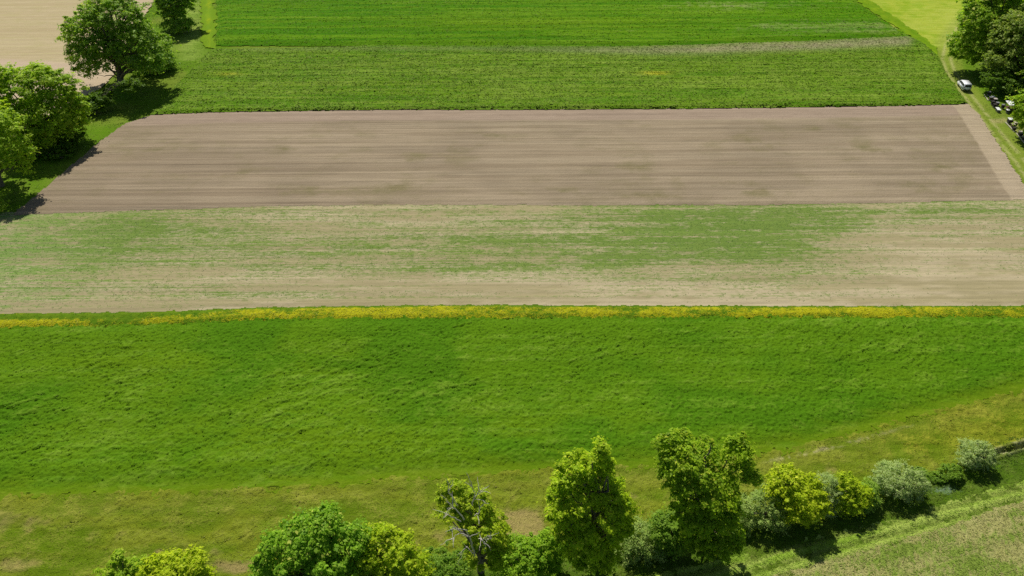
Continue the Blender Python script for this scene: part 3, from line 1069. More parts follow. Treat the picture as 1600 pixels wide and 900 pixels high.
make_tree('edge_tree', 'bright green tree cut by the left edge below the broad tree', 'tree', (2, 290),
          [(-5, 212, 42, 40, 0), (-45, 180, 50, 46, 2), (20, 236, 26, 28, 0), (28, 258, 16, 16, 0), (-30, 240, 40, 34, 0), (10, 196, 22, 18, 0)],  # lobes beyond the left edge added to enlarge the shadow on the grass
          G_BRIGHT, 330, 60, .95, 0.42, 105, 0.4, FARL, 30, 0.1, gap=0.3)
make_tree('corner_shrub', 'small bright tuft of shrub at the left corner of the brown field', 'shrub', (-4, 330), [(0, 321, 12, 9, 0), (-22, 310, 24, 14, 0), (-50, 300, 26, 16, 0)],
          G_MID, 70, 50, .6, 0.34, 106, 0.1, FARL, 6, 0.02, crown_name='foliage', stem_name='stem', gap=.1)
make_tree('upright_tree', 'narrow tree cut by the top edge beside the yellow strip', 'tree', (272, 44),
          [(268, 5, 22, 26, 0), (290, -2, 16, 16, 0), (262, -25, 22, 22, 0), (272, 24, 13, 14, 0), (283, 38, 16, 10, -1), (266, 40, 12, 8, -1)],
          G_OAK, 260, 58, 1.1, 0.55, 107, 0.35, FARL, 24, 0.08, gap=.25)
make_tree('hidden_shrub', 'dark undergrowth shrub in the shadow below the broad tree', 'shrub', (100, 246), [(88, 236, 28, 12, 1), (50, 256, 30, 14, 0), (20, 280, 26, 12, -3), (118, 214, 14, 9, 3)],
          G_SHADED, 130, 50, .8, 0.38, 108, 0.12, FARL, 8, 0.02, crown_name='foliage', stem_name='stem', gap=.15)

# -- upper right
make_tree('round_tree', 'rounded green tree beside the bend of the grass track', 'tree', (1552, 104),
          [(1545, 38, 42, 34, 0), (1520, 62, 30, 28, 0), (1560, 15, 32, 28, 1), (1570, 60, 36, 34, 0), (1505, 72, 18, 18, 0), (1545, 75, 34, 24, 0), (1600, 15, 30, 26, 3), (1568, -18, 36, 30, 0), (1530, 8, 22, 20, 0)],  # top lobe above the frame added to lengthen the crown's shadow
          G_MID, 520, 60, 1.2, 0.55, 201, 0.6, FARR, 45, 0.10, gap=0.28)
make_tree('olive_tree', 'dull olive brown tree in front of the rounded tree at the right edge', 'tree', (1606, 128),
          [(1596, 58, 40, 36, 0), (1580, 88, 34, 26, 0), (1618, 84, 38, 36, 0), (1558, 92, 16, 14, -1), (1600, 32, 26, 18, 0)],
          G_OLIVE, 420, 60, 1.05, 0.46, 202, 0.5, FARR, 50, 0.15, gap=0.36)
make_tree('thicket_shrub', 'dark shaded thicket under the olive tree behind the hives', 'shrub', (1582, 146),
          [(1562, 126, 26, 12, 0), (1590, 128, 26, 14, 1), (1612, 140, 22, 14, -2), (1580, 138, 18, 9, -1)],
          G_SHADED, 180, 50, .8, 0.40, 205, 0.12, FARR, 8, 0.02, crown_name='foliage', stem_name='stem', gap=.12)
make_tree('bushy_tree', 'bright bushy tree at the right edge behind the hives', 'tree', (1626, 212),
          [(1612, 170, 22, 24, 0), (1598, 160, 13, 12, 0), (1640, 180, 34, 32, 0), (1612, 188, 16, 16, 0), (1618, 150, 18, 12, 0)],
          G_MID, 260, 60, .9, 0.42, 203, 0.35, FARR, 25, 0.05, gap=.25)
make_tree('added_shade_tree', 'tall tree added mostly beyond the right edge to cast shade', 'tree', (1672, 160),
          [(1680, 90, 60, 52, 0), (1650, 110, 36, 36, 0), (1720, 120, 50, 46, 0)],
          G_MID, 380, 55, 1.2, 0.55, 204, 0.5, FARR, 30, 0.1, gap=.25)  # mostly unseen tree, added for its shadow

# -- hedge along the ditch, near
make_tree('pointed_shrub', 'small bright shrub tip at the bottom edge, leftmost of the hedge', 'shrub', (188, 935),
          [(188, 892, 22, 18, 0), (172, 905, 24, 14, 0), (188, 872, 9, 8, 0), (212, 884, 12, 5, 0), (205, 910, 26, 16, 0)],
          G_BRIGHT, 110, 46, .45, .26, 301, .12, HEDGE, 14, 0.1, gap=.2)
make_tree('yellow_tree', 'bright yellow green tree top at the bottom edge', 'tree', (272, 960),
          [(268, 895, 34, 26, 0), (248, 878, 16, 12, 0), (300, 876, 16, 12, 0), (240, 910, 26, 20, 0), (296, 905, 28, 22, 0)],
          G_YELLOW, 190, 52, .5, .26, 302, .2, HEDGE, 20, .15, gap=.25)
make_tree('broad_leaved_tree', 'wide deep green tree with a few bare twigs at the bottom edge', 'tree', (500, 985),
          [(490, 838, 42, 32, 0), (448, 868, 40, 36, 0), (520, 870, 46, 40, 0), (480, 895, 60, 40, 0), (418, 895, 22, 20, 0), (505, 815, 24, 18, 0), (545, 840, 26, 22, 0), (500, 940, 60, 40, 0)],
          ((0.167, 0.339, 0.021), (0.370, 0.584, 0.039), (0.582, 0.636, 0.106)), 640, 56, .62, .27, 303, .4, HEDGE, 60, .2, gap=.30)
make_tree('spreading_tree', 'yellowish green tree touching the right side of the wide deep green one', 'tree', (608, 985),
          [(600, 862, 38, 30, 0), (570, 885, 40, 34, 0), (625, 890, 32, 28, 0), (588, 840, 24, 18, 0), (600, 925, 54, 36, 0)],
          G_YG, 400, 54, .58, .26, 304, .35, HEDGE, 40, .2, gap=.30)
make_tree('low_bush', 'low green bush between the yellowish tree and the dead-limbed tree', 'shrub', (690, 905),
          [(680, 888, 34, 18, 0), (715, 884, 22, 16, 0), (655, 898, 20, 12, 0)], G_LOW, 150, 50, .5, .22, 305, .1, HEDGE, 10, .02, crown_name='foliage', stem_name='stem', gap=.15)
dt, dl, db = make_tree('dying_tree', 'half dead tree with bare pale limbs standing in the hedge', 'tree', (752, 892),
                       [(722, 795, 32, 30, 0), (745, 825, 38, 36, 0), (765, 845, 26, 32, 0), (705, 790, 20, 28, 0), (755, 865, 34, 30, 0), (712, 765, 14, 14, 0), (778, 830, 14, 18, 0), (745, 788, 22, 20, 0)],
                       ((0.258, 0.392, 0.016), (0.525, 0.636, 0.029), (0.671, 0.658, 0.080)), 205, 50, .48, .25, 306, .32, HEDGE, 45, .12, gap=.44)
make_tree('leafy_bush', 'rounded leafy bush right of the half dead tree', 'shrub', (832, 888),
          [(815, 870, 34, 22, 0), (850, 862, 24, 22, 0), (852, 845, 16, 14, 0), (795, 882, 22, 16, 0), (838, 884, 34, 14, 0)],
          ((0.189, 0.361, 0.021), (0.424, 0.604, 0.039)), 250, 52, .5, .23, 307, .12, HEDGE, 14, .02, crown_name='foliage', stem_name='stem', gap=.2)
make_tree('tall_tree', 'tall narrow bright green tree with a notched top', 'tree', (930, 872),
          [(938, 722, 16, 26, 0), (902, 735, 26, 26, 0), (925, 765, 42, 32, 0), (900, 790, 34, 38, 0), (938, 810, 40, 40, 0), (972, 800, 14, 24, 0), (915, 835, 42, 34, 0), (930, 858, 36, 22, 0), (968, 822, 18, 18, 0)],
          ((0.258, 0.413, 0.016), (0.570, 0.699, 0.027), (0.740, 0.740, 0.066)), 620, 56, .60, .27, 308, .4, HEDGE, 60, .10, gap=.33)
make_tree('grey_bush', 'grey green bush between the two tallest hedge trees', 'shrub', (1000, 860),
          [(998, 840, 28, 24, 0), (1012, 855, 24, 18, 0), (985, 856, 22, 18, 0)], G_GREY, 190, 60, .45, .17, 309, .12, HEDGE, 14, .02, MAT_WILLOW,
          crown_name='foliage', stem_name='stem', gap=.15, aspect=.4)
make_tree('green_bush', 'green bush at the left foot of the tall forked tree', 'shrub', (1048, 856),
          [(1045, 832, 24, 26, 0), (1035, 815, 14, 14, 0), (1060, 845, 20, 18, 0)], G_LOW, 150, 52, .48, .22, 310, .12, HEDGE, 10, .02, crown_name='foliage', stem_name='stem', gap=.15)
make_tree('forked_tree', 'tallest hedge tree, its crown forked at the top', 'tree', (1108, 846),
          [(1082, 700, 32, 28, 0), (1047, 692, 20, 15, 0), (1065, 720, 30, 26, 0), (1115, 735, 44, 32, 0), (1150, 705, 22, 18, 0), (1160, 738, 24, 16, 0), (1075, 745, 34, 26, 0), (1112, 765, 38, 32, 0),
           (1100, 800, 42, 34, 0), (1110, 830, 46, 26, 0), (1165, 690, 8, 8, 0)],
          ((0.201, 0.351, 0.016), (0.424, 0.573, 0.027), (0.625, 0.658, 0.066)), 660, 56, .60, .27, 311, .42, HEDGE, 60, .08, gap=.32)
make_tree('shade_bush', 'low shaded bush at the right foot of the tall forked tree', 'shrub', (1150, 838), [(1128, 842, 30, 16, 0), (1150, 828, 16, 14, 0), (1085, 850, 26, 14, 0)],
          G_GREY, 150, 52, .45, .19, 312, .1, HEDGE, 8, .02, crown_name='foliage', stem_name='stem', gap=.1)
make_tree('silver_bush', 'wide silvery green bush right of the tall forked tree', 'shrub', (1195, 814),
          [(1190, 800, 34, 24, 0), (1205, 782, 28, 20, 0), (1170, 805, 20, 20, 0), (1215, 808, 22, 18, 0), (1180, 784, 16, 14, 0)], G_GREY, 250, 62, .42, .16, 313, .14, HEDGE, 16, .02, MAT_WILLOW,
          crown_name='foliage', stem_name='stem', gap=.18, aspect=.4)
make_tree('golden_tree', 'golden yellow leaved tree above the silvery bush', 'tree', (1246, 804),
          [(1230, 752, 24, 20, 0), (1250, 770, 34, 28, 0), (1215, 762, 18, 14, 0), (1262, 790, 26, 24, 0), (1240, 790, 28, 22, 0), (1272, 772, 14, 16, 0), (1235, 740, 14, 9, 0)],
          G_YELLOW, 300, 54, .48, .23, 314, .22, HEDGE, 26, .12, gap=.28)
make_tree('slim_willow', 'slim pale willow bush beside the golden tree', 'shrub', (1294, 793),
          [(1290, 758, 17, 16, 0), (1297, 776, 17, 18, 0), (1292, 790, 16, 14, 0)], G_WILLOW, 170, 62, .38, .14, 315, .1, HEDGE, 14, .02, MAT_WILLOW,
          crown_name='foliage', stem_name='stem', gap=.12, aspect=.35, rough=.1)
make_tree('yellow_bush', 'yellow green bush between two pale willows', 'shrub', (1329, 792),
          [(1318, 758, 17, 16, 0), (1330, 775, 24, 22, 0), (1316, 785, 20, 18, 0), (1342, 770, 16, 14, 0)], G_YG, 180, 54, .42, .2, 316, .14, HEDGE, 14, .05,
          crown_name='foliage', stem_name='stem', gap=.25)
make_tree('mixed_bush', 'small grey green bush leaning on the yellow green one', 'shrub', (1354, 787),
          [(1352, 775, 18, 16, 0), (1360, 765, 12, 10, 0), (1345, 788, 16, 10, 0)], ((0.224, 0.381, 0.039), (0.447, 0.614, 0.106)), 120, 54, .38, .17, 317, .1, HEDGE, 10, .02,
          crown_name='foliage', stem_name='stem', gap=.15)
make_tree('broad_willow', 'broad pale willow bush with a dark hollow below', 'shrub', (1409, 770),
          [(1398, 748, 28, 22, 0), (1425, 754, 20, 19, 0), (1410, 738, 18, 14, 0), (1384, 756, 14, 14, 0), (1420, 766, 18, 12, 0)], G_WILLOW, 260, 64, .42, .15, 318, .14, HEDGE, 18, .06, MAT_WILLOW,
          crown_name='foliage', stem_name='stem', gap=.22, aspect=.38)
make_tree('ditch_shrub', 'low dark shrub on the ditch right beside the broad willow', 'shrub', (1443, 748), [(1437, 740, 11, 8, 0), (1452, 748, 10, 7, 0), (1462, 750, 6, 5, 0)], G_LOW, 70, 46, .32, .17, 319, .06, HEDGE, 6, .02,
          crown_name='foliage', stem_name='stem', gap=.1)
make_tree('small_shrub', 'small dark hummock of shrub halfway between the two separate willows', 'shrub', (1480, 746), [(1484, 737, 14, 10, 0), (1470, 744, 10, 7, 0), (1496, 736, 6, 6, 0)], G_LOW, 80, 46, .32, .17, 320, .06, HEDGE, 6, .02,
          crown_name='foliage', stem_name='stem', gap=.1)
make_tree('round_willow', 'round pale willow standing alone at the end of the ditch', 'shrub', (1527, 727),
          [(1526, 706, 21, 17, 0), (1535, 714, 17, 15, 0), (1518, 716, 16, 14, 0)], G_WILLOW, 190, 66, .42, .15, 321, .12, HEDGE, 14, .16, MAT_WILLOW,
          crown_name='foliage', stem_name='stem', gap=.12, aspect=.38, rough=.1)

# bare pale limbs of the dying tree
rd = np.random.default_rng(77)


def dead_branch(px_pts, dY, r0):
    """one bare limb with forks, traced in the tree's own depth"""
    Y0 = db[1] + dY
    pts = []
    for i, (x, y) in enumerate(px_pts):
        c, _ = at_Y(x, y, Y0 - 0.25 * i)
        pts.append(c - db)
    pts = np.array(pts)
    t = np.linspace(0, len(pts) - 1, 4 * (len(pts) - 1) + 1)
    p = np.stack([np.interp(t, np.arange(len(pts)), pts[:, k]) for k in range(3)], 1)
    p[1:-1] += rd.normal(0, .05, (len(p) - 2, 3))
    r0 = r0 * .8
    paths = [(p, np.linspace(r0, .018, len(p)))]
    for q in range(5):
        i = rd.integers(2, len(p) - 1)
        L = .5 + .9 * rd.random()
        d = (p[min(i + 1, len(p) - 1)] - p[i - 1])
        d = d / (np.linalg.norm(d) + 1e-6) + rd.normal(0, .55, 3)
        d /= np.linalg.norm(d)
        paths.append((branch_path(rd, p[i], p[i] + d * L, .05, 5, .05), np.linspace(r0 * .5, .012, 5)))
    v, f = tubes(paths, 6)
    np_mesh('dead_branch', v, f, MAT_DEAD, dt, smooth=True)


for pts, dY, r0 in [([(742, 868), (735, 840), (720, 832), (704, 842)], -2.6, .09), ([(738, 850), (728, 828), (712, 826), (703, 828)], -2.7, .07), ([(742, 868), (730, 856), (719, 868)], -2.7, .06),
                    ([(748, 842), (755, 845), (758, 862)], -2.7, .06), ([(748, 842), (760, 842), (768, 842)], -2.6, .05), ([(725, 812), (708, 792), (696, 782)], -2.2, .07),
                    ([(720, 815), (706, 808), (692, 800)], -2.3, .06), ([(738, 790), (742, 770), (736, 756)], -0.6, .07), ([(740, 782), (748, 766), (750, 756)], -0.6, .06),
                    ([(715, 790), (702, 770), (700, 750)], -.8, .06), ([(742, 806), (750, 798)], -2.0, .07)]:
    dead_branch(pts, dY, r0)


# ------------------------------------------------------------------ small growth: stuff
def tufts(name, X, Y, Z, size, cols, blades=3, spread=.5, mat=None, kind='stuff', tilt=.45, aspect=.4, lift=.3):
    """small leaves round each point, lying loosely with their faces up"""
    r = np.random.default_rng(len(X))
    n = len(X) * blades
    c = np.repeat(np.stack([X, Y, Z], 1), blades, 0)
    c[:, :2] += r.normal(0, 1, (n, 2)) * size * spread
    c[:, 2] += r.random(n) * size * lift
    s = size * (.6 + .8 * r.random(n))[:, None]
    nrm = np.array((0, 0, 1.0)) + r.normal(0, tilt, (n, 3))
    nrm /= np.linalg.norm(nrm, axis=1, keepdims=True)
    t = r.normal(size=(n, 3))
    t -= nrm * (t * nrm).sum(1, keepdims=True)
    t /= np.linalg.norm(t, axis=1, keepdims=True)
    q = np.cross(nrm, t)
    V = np.stack([c - t * s * .5, c + q * s * .5 * aspect, c + t * s * .5, c - q * s * .5 * aspect], 1).reshape(-1, 3)
    lc = np.repeat(np.repeat(cols, blades, 0) * (.8 + .4 * r.random(n))[:, None], 4, 0)
    o = np_mesh(name, V, np.arange(n * 4).reshape(n, 4), mat or MAT_BLADE, attrs={'lc': lc})
    return tag(o, kind=kind)


def scatter(poly, n, dens=None, seed=0):
    r = np.random.default_rng(seed)
    px_, py_ = [p[0] for p in poly], [p[1] for p in poly]
    x = r.uniform(min(px_), max(px_), n * 3)
    y = r.uniform(min(py_), max(py_), n * 3)
    ok = inside(poly, x, y)
    if dens is not None:
        ok &= r.random(n * 3) < dens(x, y)
    return x[ok][:n], y[ok][:n]


VIS = [P(*p) for p in [(-150, 920), (-150, 300), (1750, 300), (1750, 920)]]

MAT_PETAL = leaf_mat('petal', 0.2, 0.1, (1.0, 1.0, 0.8))
# yellow flowers on the margin
fx, fy = scatter(fl_poly, 13000, lambda x, y: np.clip(flower_fn(x, y, dist_line(fl_poly, x, y, True))[3], 0, 1) * (np.abs(x) < 90), 5)
zz = flower_fn(fx, fy, dist_line(fl_poly, fx, fy, True))[0]
rr_ = np.random.default_rng(3)
fc = cmix((0.30, 0.33, 0.012), (0.56, 0.52, 0.018), rr_.random(len(fx)))
tag(tufts('yellow_flowers', fx, fy, zz + .01, .15, fc, 2, mat=MAT_PETAL, tilt=.3), 'dense yellow flowers along the margin of the middle crop', 'flowers')

gx_, gy_ = scatter(fl_poly, 7000, lambda x, y: (np.abs(x) < 90) * np.clip(1.0 - 1.7 * flower_fn(x, y, dist_line(fl_poly, x, y, True))[3], .06, 1), 15)
gz_, gca, gcb, gcv = flower_fn(gx_, gy_, dist_line(fl_poly, gx_, gy_, True))
tag(tufts('margin_grass', gx_, gy_, gz_ - .03, .18, gca * rr_.uniform(.6, 1.35, (len(gx_), 1)), 2, tilt=.35, lift=.15), 'uneven green growth between the yellow flowers of the margin', 'grass')

# seedlings on the thin field
sx, sy = scatter(sp_poly, 36000, lambda x, y: np.clip(sprout_fn(x, y, x * 0)[3] * 1.1 - .05, .02, 1) * (np.abs(x) < 125), 6)
zz = sprout_fn(sx, sy, sx * 0)[0]
fc = cmix((0.115, 0.215, 0.04), (0.19, 0.29, 0.075), rr_.random(len(sx)))
tag(tufts('seedlings', sx, sy, zz + .0, .17, fc, 2, tilt=.3, lift=.1), 'scattered green seedlings on the pale soil', 'seedlings')

# rough tufts of meadow grass, near
tx, ty = scatter(mead_poly, 100000, lambda x, y: (sstep(.35, .65, fbm(x / 2.2, y / 2.2, 401, 3)) * .9 + .1) * (np.abs(x) < 75) * (y > 33) * (y < 64), 7)
tz, tca, tcb, tcv = meadow_fn(tx, ty)
pk = rr_.random(len(tx))
fc = tca * .55 + tcb * .45
fc = fc * np.where(pk < .30, .62, np.where(pk > .78, 1.25, 1.0))[:, None]
sel = pk > .90
fc[sel] = fc[sel] * .5 + np.array((.34, .29, .11)) * .5
tag(tufts('meadow_tufts', tx, ty, tz - .03, .19, fc, 2, tilt=.4, lift=.12), 'rough tufts of grass on the olive meadow', 'grass')

# rougher grass on the bank south of the hedge, and on the far verges
bp = [(p[0], p[1] - .6) for p in HEDGE_LINE] + [P(*p) for p in [(1900, 690), (1600, 760), (1400, 815), (1200, 866), (1020, 900), (700, 985), (300, 1000)]]
vp1 = [P(*p) for p in [(-40, 250), (120, 150), (205, 62), (245, -10), (318, -10), (322, 76), (240, 178), (190, 196), (20, 334), (-80, 340)]]
vp2 = [P(*p) for p in [(1466, 92), (1490, 60), (1550, 90), (1620, 140), (1700, 250), (1640, 330), (1598, 285), (1530, 178), (1505, 150)]]
for (nm, poly, fn, cnt, sz, lab, seed) in (('bank_tufts', bp, meadow_fn, 30000, .24, 'uneven lush grass on the slope south of the hedge', 31), ('verge_grass', vp1, ground_fn, 11000, .34, 'uneven grass under the trees at the left', 32),
                                           ('track_grass', vp2, ground_fn, 5000, .30, 'uneven grass beside the track and the hives', 33)):
    ux, uy = scatter(poly, cnt, lambda x, y: (np.abs(x) < 150) * (.15 + .85 * sstep(.40, .65, fbm(x / 3, y / 3, 431, 3))), seed)
    uz, uca, ucb, ucv = fn(ux, uy)
    pk = rr_.random(len(ux))
    fc = (uca * .5 + ucb * .5) * np.where(pk < .35, .82, np.where(pk > .75, 1.25, 1.02))[:, None]
    tag(tufts(nm, ux, uy, uz - .015, sz, fc, 2, tilt=.3, lift=.08), lab, 'grass')

# long grass on the hedge bank and ditch
hp = [(p[0], p[1] + 1.4) for p in HEDGE_LINE] + [(p[0], p[1] - 1.8) for p in HEDGE_LINE[::-1]]
hx, hy_ = scatter(hp, 22000, lambda x, y: (np.abs(x) < 80) * (.3 + .7 * fbm(x / 1.5, y / 1.5, 411, 2)), 8)
hz = meadow_fn(hx, hy_)[0]
fc = cmix((0.07, 0.145, 0.015), (0.15, 0.21, 0.035), rr_.random(len(hx)))
tag(tufts('bank_grass', hx, hy_, hz + .0, .20, fc, 3, tilt=.4, lift=.2), 'long grass on the bank under the hedge', 'grass')

# straw and grass bits on the stubble and the mown swath
for (nm, poly, fn, cnt, lab, sz, seed) in (('stubble_stalks', st_poly, stub_fn, 34000, 'dry stalks and green regrowth on the stubble', .19, 21), ('cut_grass', sw_poly, swath_fn, 26000, 'cut grass lying in the mown swath', .17, 22)):
    ux, uy = scatter(poly, cnt, lambda x, y: (y > 30) * (x < 70) * .9, seed)
    uz, uca, ucb, ucv = fn(ux, uy, dist_line(poly, ux, uy, True))
    mm = (rr_.random(len(ux)) < np.clip(ucv + .1 * rr_.normal(size=len(ux)), 0.05, .95))[:, None]
    tag(tufts(nm, ux, uy, uz + .02, sz, uca * (1 - mm) + ucb * mm, 3, tilt=.32, aspect=.3, lift=.15), lab, 'grass')

# crop blades
cx_, cy_ = scatter(crop_poly, 120000, lambda x, y: 1.0 * (np.abs(x) < 82), 9)
cz, cca, ccb, ccv = crop_fn(cx_, cy_, dist_line(crop_poly, cx_, cy_, True))
fc = cca * .5 + ccb * .5
tag(tufts('crop_blades', cx_, cy_, cz - .055, .20, fc * 1.05, 2, tilt=.4, lift=.1), 'green cereal blades of the middle crop', 'crop')


# plants of the two upper crops, standing in drill rows
for (nm, poly, fn, an, cnt, lab, seed) in (('drilled_plants', up1_poly, up1_fn, AN_U, 60000, 'rows of leafy plants in the nearer upper crop', 12),
                                           ('dense_plants', up2_poly, up2_fn, AN_U, 50000, 'dense green plants of the far crop', 13)):
    ux, uy = scatter(poly, cnt, lambda x, y: (np.abs(x) < 150) * .9, seed)
    uu, vv = rowuv(ux, uy, an)
    rowd = 1.15 if nm == 'drilled_plants' else 1.5
    keep = np.abs((vv / rowd + .4 * fbm(uu / 40, vv / 8, 7, 2)) % 1 - .5) < (.20 + .35 * fbm(uu / 7, vv / 3, 9, 3))
    ux, uy = ux[keep], uy[keep]
    uz, uca, ucb, ucv = fn(ux, uy, dist_line(poly, ux, uy, True))
    mm = np.clip(.2 + .9 * rr_.random(len(ux)), 0, 1)[:, None]
    tag(tufts(nm, ux, uy, uz + .0, .36, (uca * (1 - mm) + ucb * mm) * 1.1, 2, tilt=.33, aspect=.55, lift=.1), lab, 'crop')


# ------------------------------------------------------------------ white van on the track
def bm_obj(name, bm, mat, parent=None, smooth=False):
    me = bpy.data.meshes.new(name)
    bm.to_mesh(me)
    bm.free()
    me.materials.append(mat)
    if smooth:
        for p in me.polygons: p.use_smooth = True
    o = bpy.data.objects.new(name, me)
    COL.objects.link(o)
    if parent is not None: o.parent = parent
    return o


def bm_box(bm, c, s, rot=None):
    m = Matrix.Translation(c) @ (rot or Matrix.Identity(4)) @ Matrix.Diagonal((s[0], s[1], s[2], 1))
    bmesh.ops.create_cube(bm, size=1.0, matrix=m)


def box_obj(name, c, s, mat, parent, bev=0.0, rot=None):
    bm = bmesh.new()
    bm_box(bm, c, s, rot)
    if bev: bmesh.ops.bevel(bm, geom=bm.edges[:], offset=bev, segments=2, affect='EDGES')
    return bm_obj(name, bm, mat, parent)


def poly_plate(name, pts, th, mat, parent):
    """flat plate through 3-D corner points, given a thickness along its normal"""
    bm = bmesh.new()
    vs = [bm.verts.new(p) for p in pts]
    f = bm.faces.new(vs)
    bm.normal_update()
    n = f.normal.copy()
    r = bmesh.ops.extrude_face_region(bm, geom=[f])
    for e in r['geom']:
        if isinstance(e, bmesh.types.BMVert): e.co += n * th
    bmesh.ops.recalc_face_normals(bm, faces=bm.faces[:])
    return bm_obj(name, bm, mat, parent)


M_WHITE = plain_mat('white_paint', (0.80, 0.81, 0.82), 0.25, 0.5, noise=0.03, coat=0.6)
M_GLASS = plain_mat('dark_glass', (0.012, 0.014, 0.02), 0.08, 0.6, noise=0.05)
M_RUB = plain_mat('rubber', (0.018, 0.018, 0.018), 0.85, 0.2)
M_RIM = plain_mat('wheel_alloy', (0.45, 0.45, 0.46), 0.35, 0.5, 0.8)
M_TRIM = plain_mat('dark_trim', (0.03, 0.03, 0.032), 0.6, 0.3)
M_RED = plain_mat('red_lens', (0.35, 0.015, 0.012), 0.2, 0.5)
M_LAMP = plain_mat('clear_lens', (0.6, 0.62, 0.65), 0.1, 0.6)
M_PLATE = plain_mat('plate_white', (0.7, 0.7, 0.68), 0.4, 0.4)

q1, q2 = P(1519, 152), P(1490, 116)
hd = math.atan2(q2[1] - q1[1], q2[0] - q1[0])
vx, vy = P(1505, 137.5)
van = empty('parked_car', (vx, vy, -0.02), hd)
van.scale = (.82, .82, .80)
tag(van, 'white car parked on the grass track beside the shaded trees', 'car')
# side profile (x forward, z up), lower body and glasshouse
W = 0.95
prof = [(-2.42, .42), (-2.46, .95), (-2.40, 1.12), (-2.20, 1.86), (-2.05, 1.95), (.35, 1.97), (.75, 1.90), (1.62, 1.18), (2.28, 1.00), (2.46, .80), (2.46, .42), (2.2, .30), (-2.2, .30)]
bm = bmesh.new()
rows = []
for yy, ins in ((-W, 0), (W, 0)):
    rows.append([bm.verts.new((x, yy * (1 - (.10 * max(0, z - 1.0))), z)) for x, z in prof])
n = len(prof)
bm.faces.new(rows[0])
bm.faces.new(rows[1][::-1])
for i in range(n):
    bm.faces.new((rows[0][i], rows[1][i], rows[1][(i + 1) % n], rows[0][(i + 1) % n]))
bmesh.ops.recalc_face_normals(bm, faces=bm.faces[:])
bmesh.ops.bevel(bm, geom=[e for e in bm.edges if e.calc_face_angle(0) > .6], offset=.07, segments=3, affect='EDGES')
body = bm_obj('body', bm, M_WHITE, van, True)


def wy(z): return W * (1 - .10 * max(0, z - 1.0))


for s in (-1, 1):
    def side(pts, nm):
        pl = [(x, s * (wy(z) - .012), z) for x, z in pts]
        if s < 0: pl = pl[::-1]
        poly_plate(nm, pl, -.03 if False else .022, M_GLASS, van)
    # winding chosen so plates grow outwards
    def side_out(pts, nm):
        pl = [Vector((x, s * (wy(z) - .008), z)) for x, z in pts]
        nn = (pl[1] - pl[0]).cross(pl[2] - pl[0])
        if nn.y * s < 0: pl = pl[::-1]
        poly_plate(nm, pl, .02, M_GLASS, van)
    side_out([(-2.08, 1.22), (-1.02, 1.22), (-1.02, 1.80), (-1.95, 1.80)], 'side_window')
    side_out([(-.94, 1.22), (.10, 1.22), (.10, 1.80), (-.94, 1.80)], 'side_window')
    side_out([(.20, 1.22), (1.30, 1.22), (.72, 1.76), (.20, 1.80)], 'side_window')
    for xw in (-1.5, 1.5):
        bm = bmesh.new()
        bmesh.ops.create_cone(bm, cap_ends=True, segments=24, radius1=.34, radius2=.34, depth=.22, matrix=Matrix.Translation((xw, s * (W - .08), .36)) @ Matrix.Rotation(math.pi / 2, 4, 'X'))
        bmesh.ops.bevel(bm, geom=[e for e in bm.edges if len(e.link_faces) == 2 and e.calc_face_angle(0) > 1], offset=.03, segments=2, affect='EDGES')
        wheel = bm_obj('wheel', bm, M_RUB, van)
        bm = bmesh.new()
        bmesh.ops.create_cone(bm, cap_ends=True, segments=20, radius1=.21, radius2=.19, depth=.03, matrix=Matrix.Translation((xw, s * (W + .04), .36)) @ Matrix.Rotation(-s * math.pi / 2, 4, 'X'))
        bm_obj('rim', bm, M_RIM, wheel)
    box_obj('wing_mirror', (1.05, s * (W + .10), 1.22), (.14, .20, .18), M_WHITE, van, .03)
    box_obj('tail_light', (-2.40, s * .82, 1.0), (.10, .14, .42), M_RED, van, .02)
    box_obj('headlight', (2.36, s * .72, .86), (.20, .34, .16), M_LAMP, van, .03)
    box_obj('door_handle', (-.75, s * (W + .012), 1.08), (.18, .03, .04), M_TRIM, van)
poly_plate('rear_window', [Vector(p) for p in [(-2.39, .74, 1.20), (-2.39, -.74, 1.20), (-2.235, -.70, 1.76), (-2.235, .70, 1.76)]][::-1], -.02, M_GLASS, van)
poly_plate('windscreen', [Vector(p) for p in [(1.575, -.80, 1.24), (1.575, .80, 1.24), (.83, .72, 1.855), (.83, -.72, 1.855)]], .02, M_GLASS, van)
box_obj('rear_bumper', (-2.46, 0, .55), (.14, 1.7, .22), M_TRIM, van, .03)
box_obj('front_bumper', (2.46, 0, .50), (.12, 1.7, .22), M_TRIM, van, .03)
box_obj('number_plate', (-2.54, 0, .62), (.02, .52, .11), M_PLATE, van)

# ------------------------------------------------------------------ hives on the grass by the trees
M_HIVE_D = plain_mat('dark_hive_wood', (0.035, 0.030, 0.028), 0.7, 0.2, noise=0.3)
M_HIVE_B = plain_mat('brown_hive_wood', (0.12, 0.075, 0.045), 0.75, 0.2, noise=0.3)
M_LIDW = plain_mat('white_lid', (0.72, 0.73, 0.71), 0.5, 0.4, noise=0.08)
M_LIDP = plain_mat('pink_grey_lid', (0.46, 0.40, 0.36), 0.6, 0.3, noise=0.1)
M_LIDT = plain_mat('tan_lid', (0.42, 0.38, 0.26), 0.6, 0.3, noise=0.1)
M_LIDG = plain_mat('grey_lid', (0.20, 0.20, 0.21), 0.5, 0.3, noise=0.1)
M_LIDG2 = plain_mat('light_grey_lid', (0.40, 0.40, 0.40), 0.5, 0.3, noise=0.1)
M_BEAM = plain_mat('weathered_beam', (0.42, 0.39, 0.28), 0.8, 0.2, noise=0.2)
ha = row_angle((1545, 155), (1600, 222))


